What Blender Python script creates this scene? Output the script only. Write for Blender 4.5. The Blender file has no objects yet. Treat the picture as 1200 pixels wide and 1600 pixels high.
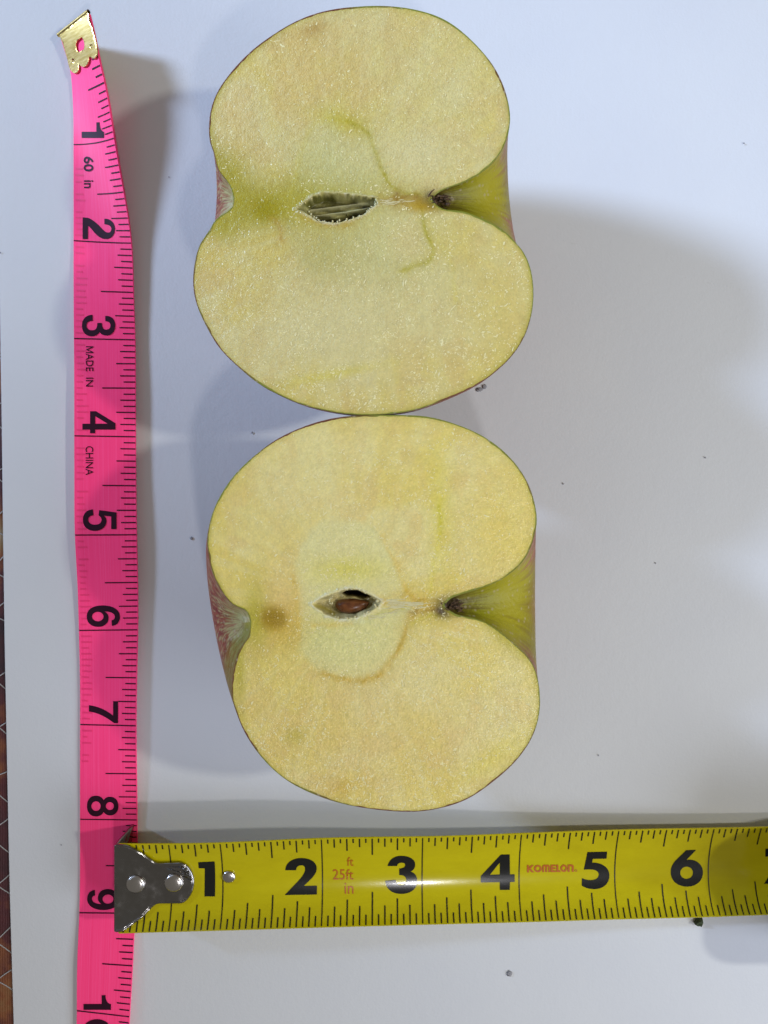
import bpy, bmesh, math, random
import numpy as np
from mathutils import Vector, Matrix

# ------------------------------------------------------------------ camera, world, lights, exposure
IN = 0.0254
F = 1202.0                 # focal length in photo pixels (photo 1200 x 1600)
H = F / 150.0              # camera height above the paper, inches (150 px per inch on the paper)
sc = bpy.context.scene
col = sc.collection
random.seed(7)
rng = np.random.default_rng(11)

cam = bpy.data.cameras.new('camera')
cam.sensor_fit = 'VERTICAL'
cam.sensor_height = 24.0
cam.lens = 24.0 * F / 1600.0
cam.clip_start = 0.01
cam.clip_end = 20
co = bpy.data.objects.new('camera', cam)
co.location = (0, 0, H * IN)
col.objects.link(co)
sc.camera = co
sc.view_settings.view_transform = 'Standard'
sc.view_settings.look = 'None'
sc.view_settings.exposure = 0.10
sc.view_settings.gamma = 1.0

w = bpy.data.worlds.new('World')
sc.world = w
w.use_nodes = True
w.node_tree.nodes['Background'].inputs[0].default_value = (1.0, 0.95, 0.86, 1)
w.node_tree.nodes['Background'].inputs[1].default_value = 0.135


def aim(o, target):
    d = Vector(target) - o.location
    o.rotation_euler = d.to_track_quat('-Z', 'Y').to_euler()


def spot(name, direction, dist, energy, color, radius, target, size, blend):
    l = bpy.data.lights.new(name, 'SPOT')
    l.energy = energy
    l.color = color
    l.shadow_soft_size = radius
    l.spot_size = math.radians(size)
    l.spot_blend = blend
    o = bpy.data.objects.new(name, l)
    t = Vector(target)
    o.location = t + Vector(direction).normalized() * dist
    col.objects.link(o)
    aim(o, t)
    return o


def P(px, py):             # paper point, metres
    return Vector(((px - 600) / 150 * IN, (800 - py) / 150 * IN, 0))


# daylight from a window low on the left
spot('window_light', (-2.0, 0.80, 1.0), 1.6, 208.0, (0.50, 0.66, 1.0), 0.155, P(760, 10), 14.5, 0.95)
wl = bpy.data.lights.new('blue_fill', 'AREA')  # added soft blue fill from the upper left
wl.shape = 'RECTANGLE'; wl.size = 0.5; wl.size_y = 0.4
wl.energy = 0.45; wl.color = (0.5, 0.66, 1.0)
wo = bpy.data.objects.new('blue_fill', wl)
wo.location = (-0.55, 0.65, 0.5)
col.objects.link(wo)
aim(wo, (0, 0.05, 0))
fl = bpy.data.lights.new('room_fill', 'AREA')  # added fill to brighten the lower right, stands for no particular lamp
fl.shape = 'RECTANGLE'; fl.size = 0.3; fl.size_y = 0.2
fl.energy = 1.45; fl.color = (0.74, 0.82, 1.0)
fo = bpy.data.objects.new('room_fill', fl)
fo.location = (0.46, -0.28, 0.30)
col.objects.link(fo)
aim(fo, (0.07, -0.1, 0))
# room lamp on the right, ceiling lamp behind the camera
spot('room_lamp', (1.0, 0.05, 1.0), 0.9, 7.4, (0.99, 1.0, 0.92), 0.022, (0, 0, 0), 60, 0.3)
spot('ceiling_lamp', (0.24, -0.41, 1.0), 0.6, 2.0, (0.97, 0.96, 1.0), 0.018, P(620, 1380), 90, 0.5)


# ------------------------------------------------------------------ helpers
def link(name, mesh, mat=None, parent=None, label=None, cat=None, group=None, kind=None, smooth=True):
    o = bpy.data.objects.new(name, mesh)
    col.objects.link(o)
    if mat is not None:
        mesh.materials.append(mat)
    if parent is not None:
        o.parent = parent
    if label: o['label'] = label
    if cat: o['category'] = cat
    if group: o['group'] = group
    if kind: o['kind'] = kind
    if smooth and len(mesh.polygons):
        mesh.polygons.foreach_set('use_smooth', np.ones(len(mesh.polygons), dtype=bool))
    return o


def empty(name, loc, label, cat, group=None):
    o = bpy.data.objects.new(name, None)
    o.empty_display_size = 0.01
    col.objects.link(o)
    o['label'] = label
    o['category'] = cat
    if group: o['group'] = group
    return o


def unproj(px, py, z):     # photo pixel -> inches at height z (inches)
    k = (H - z) / F
    return np.stack([(px - 600) * k, (800 - py) * k, z + 0 * px], -1)


def proj(p):
    k = F / (H - p[..., 2])
    return np.stack([600 + p[..., 0] * k, 800 - p[..., 1] * k], -1)


def mesh_from(name, verts, faces):
    m = bpy.data.meshes.new(name)
    m.from_pydata([tuple(v) for v in np.asarray(verts) * IN], [], faces)
    m.update()
    return m


def grid_mesh(name, V, close_u=False):
    """V: (n, m, 3) inches -> quad mesh, fast."""
    n, m = V.shape[:2]
    idx = np.arange(n * m).reshape(n, m)
    if close_u:
        idx = np.concatenate([idx, idx[:1]], 0)
    a, b, c, d = idx[:-1, :-1], idx[1:, :-1], idx[1:, 1:], idx[:-1, 1:]
    q = np.stack([a, b, c, d], -1).reshape(-1)
    nf = q.size // 4
    me = bpy.data.meshes.new(name)
    me.vertices.add(n * m)
    me.vertices.foreach_set('co', (V.reshape(-1) * IN).astype(np.float32))
    me.loops.add(q.size)
    me.loops.foreach_set('vertex_index', q.astype(np.int32))
    me.polygons.add(nf)
    me.polygons.foreach_set('loop_start', np.arange(0, q.size, 4, dtype=np.int32))
    me.polygons.foreach_set('loop_total', np.full(nf, 4, dtype=np.int32))
    me.update(calc_edges=True)
    me.validate()
    return me


def set_color(me, C):
    a = me.color_attributes.new('Col', 'FLOAT_COLOR', 'POINT')
    c = np.ones((C.size // 3, 4), dtype=np.float32)
    c[:, :3] = C.reshape(-1, 3)
    a.data.foreach_set('color', c.reshape(-1))


def set_uv(me, UV):
    l = me.uv_layers.new(name='UVMap')
    vi = np.empty(len(me.loops), dtype=np.int32)
    me.loops.foreach_get('vertex_index', vi)
    l.data.foreach_set('uv', UV.reshape(-1, 2)[vi].astype(np.float32).reshape(-1))


def vnoise(x, y, seed=0):
    """smooth value noise in [-1, 1] on numpy arrays"""
    r = np.random.default_rng(seed)
    T = r.uniform(-1, 1, (64, 64))
    xi, yi = np.floor(x).astype(int), np.floor(y).astype(int)
    fx, fy = x - xi, y - yi
    fx, fy = fx * fx * (3 - 2 * fx), fy * fy * (3 - 2 * fy)
    g = lambda i, j: T[i % 64, j % 64]
    return (g(xi, yi) * (1 - fx) + g(xi + 1, yi) * fx) * (1 - fy) + (g(xi, yi + 1) * (1 - fx) + g(xi + 1, yi + 1) * fx) * fy


def fbm(x, y, seed=0, oct=3):
    s, a = 0, 1.0
    for k in range(oct):
        s = s + a * vnoise(x * 2 ** k, y * 2 ** k, seed + k * 17)
        a *= 0.5
    return s


def spline(ts, ys, t):
    """natural cubic spline through (ts, ys) evaluated at t (linear beyond the ends)"""
    ts, ys, t = np.asarray(ts, float), np.asarray(ys, float), np.asarray(t, float)
    n = len(ts)
    h = np.diff(ts)
    A = np.zeros((n, n)); b = np.zeros(n)
    A[0, 0] = A[-1, -1] = 1
    for i in range(1, n - 1):
        A[i, i - 1], A[i, i], A[i, i + 1] = h[i - 1], 2 * (h[i - 1] + h[i]), h[i]
        b[i] = 6 * ((ys[i + 1] - ys[i]) / h[i] - (ys[i] - ys[i - 1]) / h[i - 1])
    M = np.linalg.solve(A, b)
    i = np.clip(np.searchsorted(ts, t) - 1, 0, n - 2)
    d, e = ts[i + 1] - t, t - ts[i]
    hi = h[i]
    return (M[i] * d ** 3 + M[i + 1] * e ** 3) / (6 * hi) + (ys[i] / hi - M[i] * hi / 6) * d + (ys[i + 1] / hi - M[i + 1] * hi / 6) * e


def resample(pts, n, closed=False):
    p = np.asarray(pts, float)
    if closed:
        p = np.vstack([p, p[:1]])
    L = np.r_[0, np.cumsum(np.hypot(*np.diff(p, axis=0).T))]
    if closed:                                  # periodic smooth interpolation: repeat both sides
        k = 4
        pe = np.vstack([p[-1 - k:-1], p, p[1:1 + k]])
        Le = np.r_[L[-1 - k:-1] - L[-1], L, L[1:1 + k] + L[-1]]
        t = np.linspace(0, L[-1], n, endpoint=False)
        return np.stack([spline(Le, pe[:, 0], t), spline(Le, pe[:, 1], t)], -1)
    t = np.linspace(0, L[-1], n)
    return np.stack([spline(L, p[:, 0], t), spline(L, p[:, 1], t)], -1)


def seg_dist(x, y, poly, closed=False):
    p = np.asarray(poly, float)
    if closed:
        p = np.vstack([p, p[:1]])
    best = np.full(x.shape, 1e9)
    for (ax, ay), (bx, by) in zip(p[:-1], p[1:]):
        dx, dy = bx - ax, by - ay
        t = np.clip(((x - ax) * dx + (y - ay) * dy) / (dx * dx + dy * dy + 1e-12), 0, 1)
        best = np.minimum(best, (x - ax - t * dx) ** 2 + (y - ay - t * dy) ** 2)
    return np.sqrt(best)


def inside(x, y, poly):
    p = np.asarray(poly, float)
    r = np.zeros(x.shape, bool)
    j = len(p) - 1
    for i in range(len(p)):
        xi, yi = p[i]; xj, yj = p[j]
        c = ((yi > y) != (yj > y)) & (x < (xj - xi) * (y - yi) / (yj - yi + 1e-12) + xi)
        r ^= c
        j = i
    return r


def sdist(x, y, poly):     # positive inside
    d = seg_dist(x, y, poly, True)
    return np.where(inside(x, y, poly), d, -d)


def sstep(a, b, x):
    t = np.clip((x - a) / (b - a), 0, 1)
    return t * t * (3 - 2 * t)


# ------------------------------------------------------------------ materials
class M:
    def __init__(s, name, rough=0.5, color=(0.5, 0.5, 0.5), **kw):
        s.m = bpy.data.materials.new(name)
        s.m.use_nodes = True
        s.t = s.m.node_tree
        s.b = s.t.nodes['Principled BSDF']
        s.b.inputs['Base Color'].default_value = (*color, 1)
        s.b.inputs['Roughness'].default_value = rough
        for k, v in kw.items():
            s.b.inputs[k.replace('_', ' ')].default_value = v

    def n(s, typ, ins=None, **props):
        nd = s.t.nodes.new(typ)
        for k, v in props.items():
            setattr(nd, k, v)
        for k, v in (ins or {}).items():
            if isinstance(v, bpy.types.NodeSocket):
                s.t.links.new(v, nd.inputs[k])
            else:
                nd.inputs[k].default_value = v
        return nd

    def l(s, out, inp):
        s.t.links.new(out, s.b.inputs[inp] if isinstance(inp, str) else inp)

    def coords(s):
        return s.n('ShaderNodeTexCoord').outputs['Object']

    def noise(s, scale, detail=3, vec=None, rough=0.55, dim='3D'):
        return s.n('ShaderNodeTexNoise', {'Vector': vec if vec is not None else s.coords(), 'Scale': scale, 'Detail': detail, 'Roughness': rough})

    def ramp(s, fac, stops):
        r = s.n('ShaderNodeValToRGB', {'Fac': fac})
        e = r.color_ramp.elements
        while len(e) < len(stops):
            e.new(0.5)
        for el, (p, c) in zip(e, stops):
            el.position = p
            el.color = (*c, 1) if not isinstance(c, (int, float)) else (c, c, c, 1)
        return r.outputs['Color']

    def bump(s, height, strength, dist, normal=None):
        ins = {'Height': height, 'Strength': strength, 'Distance': dist}
        if normal is not None:
            ins['Normal'] = normal
        return s.n('ShaderNodeBump', ins).outputs['Normal']

    def mix(s, fac, a, b, mode='MIX'):
        nd = s.n('ShaderNodeMix', data_type='RGBA', blend_type=mode)
        for k, v in ((0, fac), (6, a), (7, b)):
            if isinstance(v, bpy.types.NodeSocket):
                s.t.links.new(v, nd.inputs[k])
            elif k == 0:
                nd.inputs[0].default_value = v
            else:
                nd.inputs[k].default_value = (*v, 1) if len(v) == 3 else v
        return nd.outputs[2]


# paper
mp = M('paper', 0.72, (0.80, 0.80, 0.80))
c = mp.coords()
n1 = mp.noise(1500, 3, c)
n2 = mp.noise(420, 2, c)
mp.l(mp.ramp(mp.noise(40, 4, c).outputs['Fac'], [(0.3, (0.69, 0.69, 0.695)), (0.7, (0.71, 0.709, 0.706))]), 'Base Color')
b1 = mp.bump(n1.outputs['Fac'], 0.4, 0.0001)
mp.l(mp.bump(n2.outputs['Fac'], 0.3, 0.00016, b1), 'Normal')
PAPER = mp.m

# patterned tablecloth
mt = M('printed_cloth', 0.55)
c = mt.coords()
wv = mt.noise(130, 5, c)
big = mt.n('ShaderNodeTexVoronoi', {'Vector': c, 'Scale': 48.0}, feature='SMOOTH_F1')
colr = mt.ramp(mt.mix(0.5, big.outputs['Color'], wv.outputs['Color']), [
    (0.30, (0.025, 0.009, 0.014)), (0.44, (0.09, 0.016, 0.018)), (0.52, (0.24, 0.075, 0.02)), (0.60, (0.26, 0.15, 0.055)), (0.72, (0.42, 0.33, 0.22)), (0.85, (0.45, 0.42, 0.38))])
mt.l(colr, 'Base Color')
wave = mt.n('ShaderNodeTexWave', {'Vector': c, 'Scale': 700.0, 'Distortion': 1.0})
mt.l(mt.bump(wave.outputs['Fac'], 0.4, 0.0002), 'Normal')
CLOTH = mt.m
THREAD = M('silver_thread', 0.35, (0.42, 0.40, 0.38)).m
SPECK = M('grey_dirt', 0.9, (0.30, 0.29, 0.30)).m

# pink ribbon
mk = M('pink_vinyl', 0.5, (0.9, 0.035, 0.17))
mk.b.inputs['Specular IOR Level'].default_value = 0.22
uv = mk.n('ShaderNodeTexCoord').outputs['UV']
mp_ = mk.n('ShaderNodeMapping', {'Vector': uv, 'Scale': (0.35, 60.0, 1.0)})
st = mk.noise(1.0, 4, mp_.outputs['Vector'], 0.7)
mp2 = mk.n('ShaderNodeMapping', {'Vector': uv, 'Scale': (2.2, 5.0, 1.0)})
sm = mk.noise(1.0, 5, mp2.outputs['Vector'], 0.65)
base = mk.ramp(st.outputs['Fac'], [(0.25, (1.22, 0.055, 0.23)), (0.5, (1.34, 0.072, 0.275)), (0.75, (1.42, 0.125, 0.37))])
base = mk.mix(mk.ramp(sm.outputs['Fac'], [(0.66, 0.0), (0.85, 0.25)]), base, (0.42, 0.02, 0.13))
mk.l(base, 'Base Color')
bp = mk.bump(st.outputs['Fac'], 0.35, 0.0001)
mk.l(bp, 'Normal')
PINK = mk.m
INK = M('pink_tape_ink', 0.55, (0.035, 0.006, 0.018), Specular_IOR_Level=0.15).m
GHOST = M('showthrough_ink', 0.5, (1.02, 0.045, 0.20)).m

# brass
mb = M('brass', 0.3, (0.62, 0.44, 0.16), Metallic=1.0)
uv = mb.n('ShaderNodeTexCoord').outputs['Object']
nb = mb.noise(900, 3, uv)
mapb = mb.n('ShaderNodeMapping', {'Vector': uv, 'Scale': (300, 2200, 300), 'Rotation': (0, 0, 0.6)})
nb2 = mb.noise(1.0, 2, mapb.outputs['Vector'])
mb.l(mb.ramp(nb2.outputs['Fac'], [(0.3, (0.60, 0.42, 0.11)), (0.7, (0.86, 0.66, 0.27))]), 'Base Color')
mb.l(mb.bump(nb2.outputs['Fac'], 0.18, 0.00006, mb.bump(nb.outputs['Fac'], 0.15, 0.00006)), 'Normal')
BRASS = mb.m

# yellow blade
my = M('yellow_lacquer', 0.16, (0.56, 0.47, 0.006))
my.b.inputs['Coat Weight'].default_value = 0.2
my.b.inputs['Specular IOR Level'].default_value = 0.35
my.b.inputs['Coat Roughness'].default_value = 0.07
uv = my.n('ShaderNodeTexCoord').outputs['UV']
mpy = my.n('ShaderNodeMapping', {'Vector': uv, 'Scale': (1.3, 3.0, 1.0)})
sy = my.noise(1.0, 6, mpy.outputs['Vector'], 0.7)
my.l(my.ramp(sy.outputs['Fac'], [(0.3, (0.53, 0.435, 0.002)), (0.7, (0.62, 0.52, 0.004))]), 'Base Color')
gr = my.noise(2600, 2)
my.l(my.bump(gr.outputs['Fac'], 0.12, 0.00005), 'Normal')
YEL = my.m
YINK = M('black_blade_ink', 0.22, (0.006, 0.006, 0.005), Coat_Weight=0.5, Coat_Roughness=0.08).m
TICK = M('blade_tick_ink', 0.3, (0.022, 0.018, 0.004)).m
RED = M('red_blade_ink', 0.3, (0.50, 0.12, 0.006)).m

# nickel
mn = M('nickel_plate', 0.22, (0.30, 0.285, 0.27), Metallic=1.0)
nn = mn.noise(110, 2)
mn.l(mn.bump(nn.outputs['Fac'], 0.6, 0.003), 'Normal')
mn.l(mn.ramp(mn.noise(500, 4).outputs['Fac'], [(0.35, 0.16), (0.7, 0.30)]), 'Roughness')
NICKEL = mn.m
mr = M('rivet_steel', 0.24, (0.66, 0.62, 0.58), Metallic=1.0)
mr.l(mr.bump(mr.noise(900, 3).outputs['Fac'], 0.25, 0.0002), 'Normal')
RIVET = mr.m
CASE = M('black_case_plastic', 0.4, (0.03, 0.03, 0.03)).m

# apple flesh: colour pattern lives in the vertices, grain and wetness here
mf = M('apple_flesh', 0.36)
vc = mf.n('ShaderNodeVertexColor', layer_name='Col').outputs['Color']
c = mf.coords()
g1 = mf.noise(3000, 3, c)
vor = mf.n('ShaderNodeTexVoronoi', {'Vector': c, 'Scale': 2600.0, 'Randomness': 1.0}, feature='F1')
fine = mf.mix(0.35, vc, mf.ramp(g1.outputs['Fac'], [(0.3, (0.35, 0.33, 0.25)), (0.7, (0.66, 0.66, 0.62))]), 'SOFT_LIGHT')
mf.l(fine, 'Base Color')
bb = mf.bump(vor.outputs['Distance'], 0.4, 0.00025)
bb = mf.bump(g1.outputs['Fac'], 0.25, 0.0002, bb)
mf.l(bb, 'Normal')
mf.b.inputs['Subsurface Weight'].default_value = 0.12
mf.b.inputs['Subsurface Radius'].default_value = (1.0, 0.8, 0.35)
mf.b.inputs['Subsurface Scale'].default_value = 0.0005
mf.b.inputs['Coat Weight'].default_value = 0.28
mf.b.inputs['Coat Roughness'].default_value = 0.16
mf.l(bb, 'Coat Normal')
FLESH = mf.m

ms = M('apple_skin', 0.44)
ms.b.inputs['Specular IOR Level'].default_value = 0.35
vc = ms.n('ShaderNodeVertexColor', layer_name='Col').outputs['Color']
c = ms.coords()
vs = ms.n('ShaderNodeTexVoronoi', {'Vector': c, 'Scale': 620.0}, feature='F1')
dots = ms.ramp(vs.outputs['Distance'], [(0.10, 1.0), (0.26, 0.0)])
lent = ms.mix(ms.n('ShaderNodeMath', {0: dots, 1: 0.45}, operation='MULTIPLY').outputs[0], vc, (0.55, 0.45, 0.32))
ms.l(lent, 'Base Color')
ms.l(ms.bump(ms.noise(1100, 4, c).outputs['Fac'], 0.5, 0.0005), 'Normal')
SKIN = ms.m
me_ = M('seed_coat', 0.28, (0.075, 0.018, 0.006), Coat_Weight=0.3)
me_.l(me_.ramp(me_.noise(900, 3).outputs['Fac'], [(0.3, (0.085, 0.022, 0.006)), (0.7, (0.21, 0.068, 0.016))]), 'Base Color')
SEED = me_.m
mg = M('stem_fibre', 0.8, (0.05, 0.022, 0.008))
mg.l(mg.ramp(mg.noise(2500, 3).outputs['Fac'], [(0.3, (0.018, 0.008, 0.004)), (0.7, (0.16, 0.085, 0.03))]), 'Base Color')
FIBRE = mg.m
MEMBRANE = M('core_membrane', 0.6, (0.74, 0.65, 0.34)).m
GLINT = M('pale_glint', 0.32, (0.94, 0.83, 0.42), Specular_IOR_Level=0.5).m  # pale colour stands in for glints on the wet flesh
CRUMB = M('dark_green_crumb', 0.7, (0.035, 0.05, 0.012)).m

# ------------------------------------------------------------------ the setting: cloth, sheet of paper
nx = 60
X = np.linspace(-6.5, 6.5, 131)
gx, gy = np.meshgrid(X, X, indexing='ij')
zz = -0.03 + 0.002 * vnoise(gx * 4, gy * 4, 3)
cloth = link('tablecloth', grid_mesh('tablecloth', np.stack([gx, gy, zz], -1)), CLOTH, kind='structure',
             label='dark red and brown printed cloth showing along the left edge of the white paper')
# silver quilting threads where the cloth shows: one thin wavy tube each
def tube(path, r, sides=6):
    path = np.asarray(path, float)
    n = len(path)
    V = np.zeros((n, sides, 3))
    for i in range(n):
        d = path[min(i + 1, n - 1)] - path[max(i - 1, 0)]
        d /= np.linalg.norm(d) + 1e-9
        u = np.cross(d, (0, 0, 1.0)); u /= np.linalg.norm(u) + 1e-9
        v = np.cross(u, d)
        for k in range(sides):
            a = 2 * math.pi * k / sides
            rr = r[i] if hasattr(r, '__len__') else r
            V[i, k] = path[i] + rr * (math.cos(a) * u + math.sin(a) * v)
    V = np.concatenate([V, V[:, :1]], 1)
    return grid_mesh('tube', V)
for k in range(15):
    for sgn in (1, -1):
        y0 = 1.6 - k * 0.55 + random.uniform(-.12, .12)
        x0, x1 = -4.75, -3.75
        xs = np.linspace(x0, x1, 26)
        ys = y0 + sgn * (xs + 4.1) * random.uniform(.55, .95) + 0.025 * np.sin(xs * 9 + k)
        zs = -0.0265 + 0 * xs
        link('thread', tube(np.stack([xs, ys, zs], -1), 0.006, 5), THREAD, cloth)

# letter-size sheet, left edge as seen in the photo, with thickness
n, m = 90, 110
vv = np.linspace(0, 1, m)
yy = 5.46 - vv * 11.0
py_ = 800 - yy * 150
xl = np.interp(py_, [-60, 550, 750, 1000, 1200, 1400, 1660], [-8, 0.5, 3.5, 7, 10.5, 15, 23])
xl = (xl - 600) / 150
uu = np.r_[0, 0.0005, np.linspace(0.012, 0.988, n - 4), 0.9995, 1]
gx = xl[None, :] + uu[:, None] * 8.5
gy = np.repeat(yy[None, :], n, 0)
gz = -0.001 - 0.008 * (1 + vnoise(gx * 0.8, gy * 0.8, 9)) * 0.5
top = np.stack([gx, gy, gz], -1)
me = grid_mesh('paper_sheet', top)
paper = link('paper_sheet', me, PAPER, label='white sheet of paper lying flat under the apple halves and both tapes', cat='paper')
sol = paper.modifiers.new('thick', 'SOLIDIFY'); sol.thickness = 0.004 * IN; sol.offset = -1 if paper.data.polygons[0].normal.z > 0 else 1


def speck(px, py, r, parent, mat, flat=0.4):
    bm = bmesh.new()
    bmesh.ops.create_icosphere(bm, subdivisions=2, radius=1.0)
    p = unproj(np.array(px, float), np.array(py, float), 0.0)
    for v in bm.verts:
        k = 1 + random.uniform(-0.3, 0.3)
        v.co = Vector((v.co.x * r[0] * k, v.co.y * r[1] * k, max(v.co.z, -0.2) * flat * min(r) * k))
        v.co = (v.co / 150 + Vector(p) + Vector((0, 0, 0.004))) * IN
    me = bpy.data.meshes.new('speck'); bm.to_mesh(me); bm.free()
    return link('speck', me, mat, parent)


for sx, sy, sr in ((796, 1521, (4.5, 4)), (757, 604, (4, 4)), (749, 609, (5, 3)), (394, 676, (1.3, 1.6)), (299, 841, (2.2, 2.6)),
                   (880, 756, (1.4, 1.4)), (1102, 715, (1.3, 1.3)), (1, 395, (1.2, 1.4)), (264, 277, (1.2, 1.0)), (1162, 224, (1.6, 1.0)),
                   (96, 1320, (1.0, 1.0)), (1024, 880, (1.2, 1.0)), (935, 1180, (1.0, 1.2))):
    speck(sx, sy, sr, paper, SPECK, 0.12)

# crumb under the lower edge of the yellow tape
bm = bmesh.new()
cp = [(1083, 1441), (1088, 1446), (1096, 1448), (1099, 1440), (1097, 1431), (1089, 1432)]
base_ = [unproj(np.array(float(x)), np.array(float(y)), 0.0) for x, y in cp]
cen = np.mean(base_, 0)
lo = [bm.verts.new(Vector(b + (0, 0, 0.002)) * IN) for b in base_]
hi = [bm.verts.new(Vector(cen + (b - cen) * random.uniform(0.5, 0.9) + (0, 0, random.uniform(0.03, 0.06))) * IN) for b in base_]
pk = bm.verts.new(Vector(cen + (0.004, -0.006, 0.07)) * IN)
for i in range(6):
    j = (i + 1) % 6
    bm.faces.new((lo[i], lo[j], hi[j], hi[i])); bm.faces.new((hi[i], hi[j], pk))
bm.faces.new(lo[::-1])
bmesh.ops.subdivide_edges(bm, edges=bm.edges[:], cuts=2, use_grid_fill=True)
for v in bm.verts:
    v.co += Vector([random.uniform(-1, 1) for _ in range(3)]) * 0.0045 * IN
    v.co.z = max(v.co.z, 0.0005 * IN)
bmesh.ops.triangulate(bm, faces=bm.faces[:])
bmesh.ops.recalc_face_normals(bm, faces=bm.faces[:])
me = bpy.data.meshes.new('crumb'); bm.to_mesh(me); bm.free()
link('crumb', me, CRUMB, label='tiny dark green crumb on the paper at the lower edge of the yellow tape', cat='crumb', smooth=False)


# ------------------------------------------------------------------ tapes: surfaces the print is laid on
class Surf:
    def pos(self, s, v, lift=0.0):
        s, v = np.broadcast_arrays(np.asarray(s, float), np.asarray(v, float))
        p = self.raw(s, v)
        if np.any(lift):
            e = 1e-3
            a = self.raw(s + e, v) - self.raw(s - e, v)
            b = self.raw(s, v + e) - self.raw(s, v - e)
            nrm = np.cross(a, b)
            nrm /= np.linalg.norm(nrm, axis=-1, keepdims=True)
            nrm *= np.where(nrm[..., 2:] < 0, -1, 1)
            p = p + nrm * (lift[..., None] if hasattr(lift, 'shape') and lift.shape else lift)
        return p

    def inv(self, px, py, lift=0.0):
        px, py = np.asarray(px, float), np.asarray(py, float)
        s, v = self.guess(px, py)
        for _ in range(12):
            q = proj(self.pos(s, v, lift)); e = 1e-3
            qs = (proj(self.pos(s + e, v, lift)) - q) / e
            qv = (proj(self.pos(s, v + e, lift)) - q) / e
            dx, dy = px - q[..., 0], py - q[..., 1]
            det = qs[..., 0] * qv[..., 1] - qs[..., 1] * qv[..., 0]
            s = s + np.clip((dx * qv[..., 1] - dy * qv[..., 0]) / det, -0.3, 0.3)
            v = v + np.clip((dy * qs[..., 0] - dx * qs[..., 1]) / det, -0.3, 0.3)
        return s, v


class Pink(Surf):
    #       s     L(px, py)      zL    R(px, py)      zR (None: from the tape's true width)
    ST = [(-0.03, 93, 55, .08, 138.5, 19.5, .36), (0.15, 102.5, 84, .06, 146.5, 53, .36), (0.33, 110.5, 115, .045, 154.5, 92, .345), (0.5, 113.6, 152, .035, 163, 129, .32), (1, 115, 226, .03, 178, 216, .25),
          (1.5, 115, 303, .03, 193, 300, .165), (2, 115, 376, .035, 205, 380, .10), (2.5, 115, 454, .07, 208.5, 457, .08),
          (3, 115.5, 529, .09, 211, 531, .065), (3.5, 116, 606, .11, 211.7, 606.5, .07), (4, 116, 681, .12, 212, 682.5, .07),
          (4.5, 116.2, 758, .12, 212.5, 759, .075), (5, 117, 836, .11, 213.5, 835.5, .085), (5.5, 121, 911, .08, 215, 910, .08),
          (6, 123.3, 985, .05, 215, 984, .07), (6.5, 125, 1058, .035, 213.3, 1059, .07), (7, 125.2, 1132, .03, 212.3, 1134, .07),
          (7.5, 125, 1208, .03, 213, 1209, .06), (8, 125, 1280, .03, 214, 1281, .04), (8.5, 125, 1352, .03, 213.5, 1353, .03),
          (9, 124, 1426, .03, 210.5, 1427, .03), (9.5, 120.8, 1503, .05, 207, 1509, .05), (10, 120, 1579, .05, 202.3, 1588.5, .06),
          (10.5, 119, 1655, .05, 198, 1666, .06)]
    W = 0.57

    def __init__(self):
        S, L, R = [], [], []
        for s, lx, ly, lz, rx, ry, rz in self.ST:
            a = unproj(np.array(float(lx)), np.array(float(ly)), lz)
            if rz is None:
                lo, hi = lz, lz + 0.62
                for _ in range(50):
                    mid = (lo + hi) / 2
                    b = unproj(np.array(float(rx)), np.array(float(ry)), mid)
                    if np.linalg.norm(b - a) > self.W: hi = mid
                    else: lo = mid
                rz = mid
            S.append(s); L.append(a); R.append(unproj(np.array(float(rx)), np.array(float(ry)), rz))
        self.S, self.L, self.R = np.array(S), np.array(L), np.array(R)

    def raw(self, s, v):
        a = np.stack([spline(self.S, self.L[:, k], s) for k in range(3)], -1)
        b = np.stack([spline(self.S, self.R[:, k], s) for k in range(3)], -1)
        p = a + (b - a) * v[..., None]
        p[..., 2] += 0.035 * 4 * v * (1 - v) * sstep(2.5, 1.2, s) * sstep(0.35, 1.0, s) * -1.0
        return p

    def guess(self, px, py):
        ly = np.array([t[2] for t in self.ST]); s = np.interp(py, ly, self.S)
        lx = np.interp(s, self.S, [t[1] for t in self.ST]); rx = np.interp(s, self.S, [t[4] for t in self.ST])
        return s, (px - lx) / (rx - lx)


class Yellow(Surf):
    SX = [0, 1, 2, 3, 4, 5, 6, 7, 8]
    CX = [188, 348.5, 504, 659.5, 811, 960.5, 1106.5, 1251, 1395]
    ZC = [.385, .36, .29, .20, .11, .05, .025, .02, .02]
    EX = [185, 342, 507, 680, 810, 962, 1113, 1200, 1300, 1420]
    TOP = [1318.6, 1317.2, 1310, 1307.2, 1302.6, 1297, 1294, 1292.3, 1290, 1288]
    BOT = [1458.6, 1454, 1449, 1444.3, 1441, 1436.5, 1432.5, 1429.3, 1426, 1422]
    SAG = 0.15

    def raw(self, s, v):
        xc = spline(self.SX, self.CX, s)
        zc = spline(self.SX, self.ZC, s)
        sag = self.SAG * (0.75 + 0.25 * sstep(0, 1.5, s))
        z = zc + sag * (2 * v - 1) ** 2
        x = (xc - 600) * (H - zc) / F
        px = 600 + x * F / (H - z)
        t = spline(self.EX, self.TOP, px); b = spline(self.EX, self.BOT, px)
        py = t + (b - t) * v
        return np.stack([x, (800 - py) * (H - z) / F, z], -1)

    def guess(self, px, py):
        t = np.interp(px, self.EX, self.TOP); b = np.interp(px, self.EX, self.BOT)
        return np.interp(px, self.CX, self.SX), (py - t) / (b - t)


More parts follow.
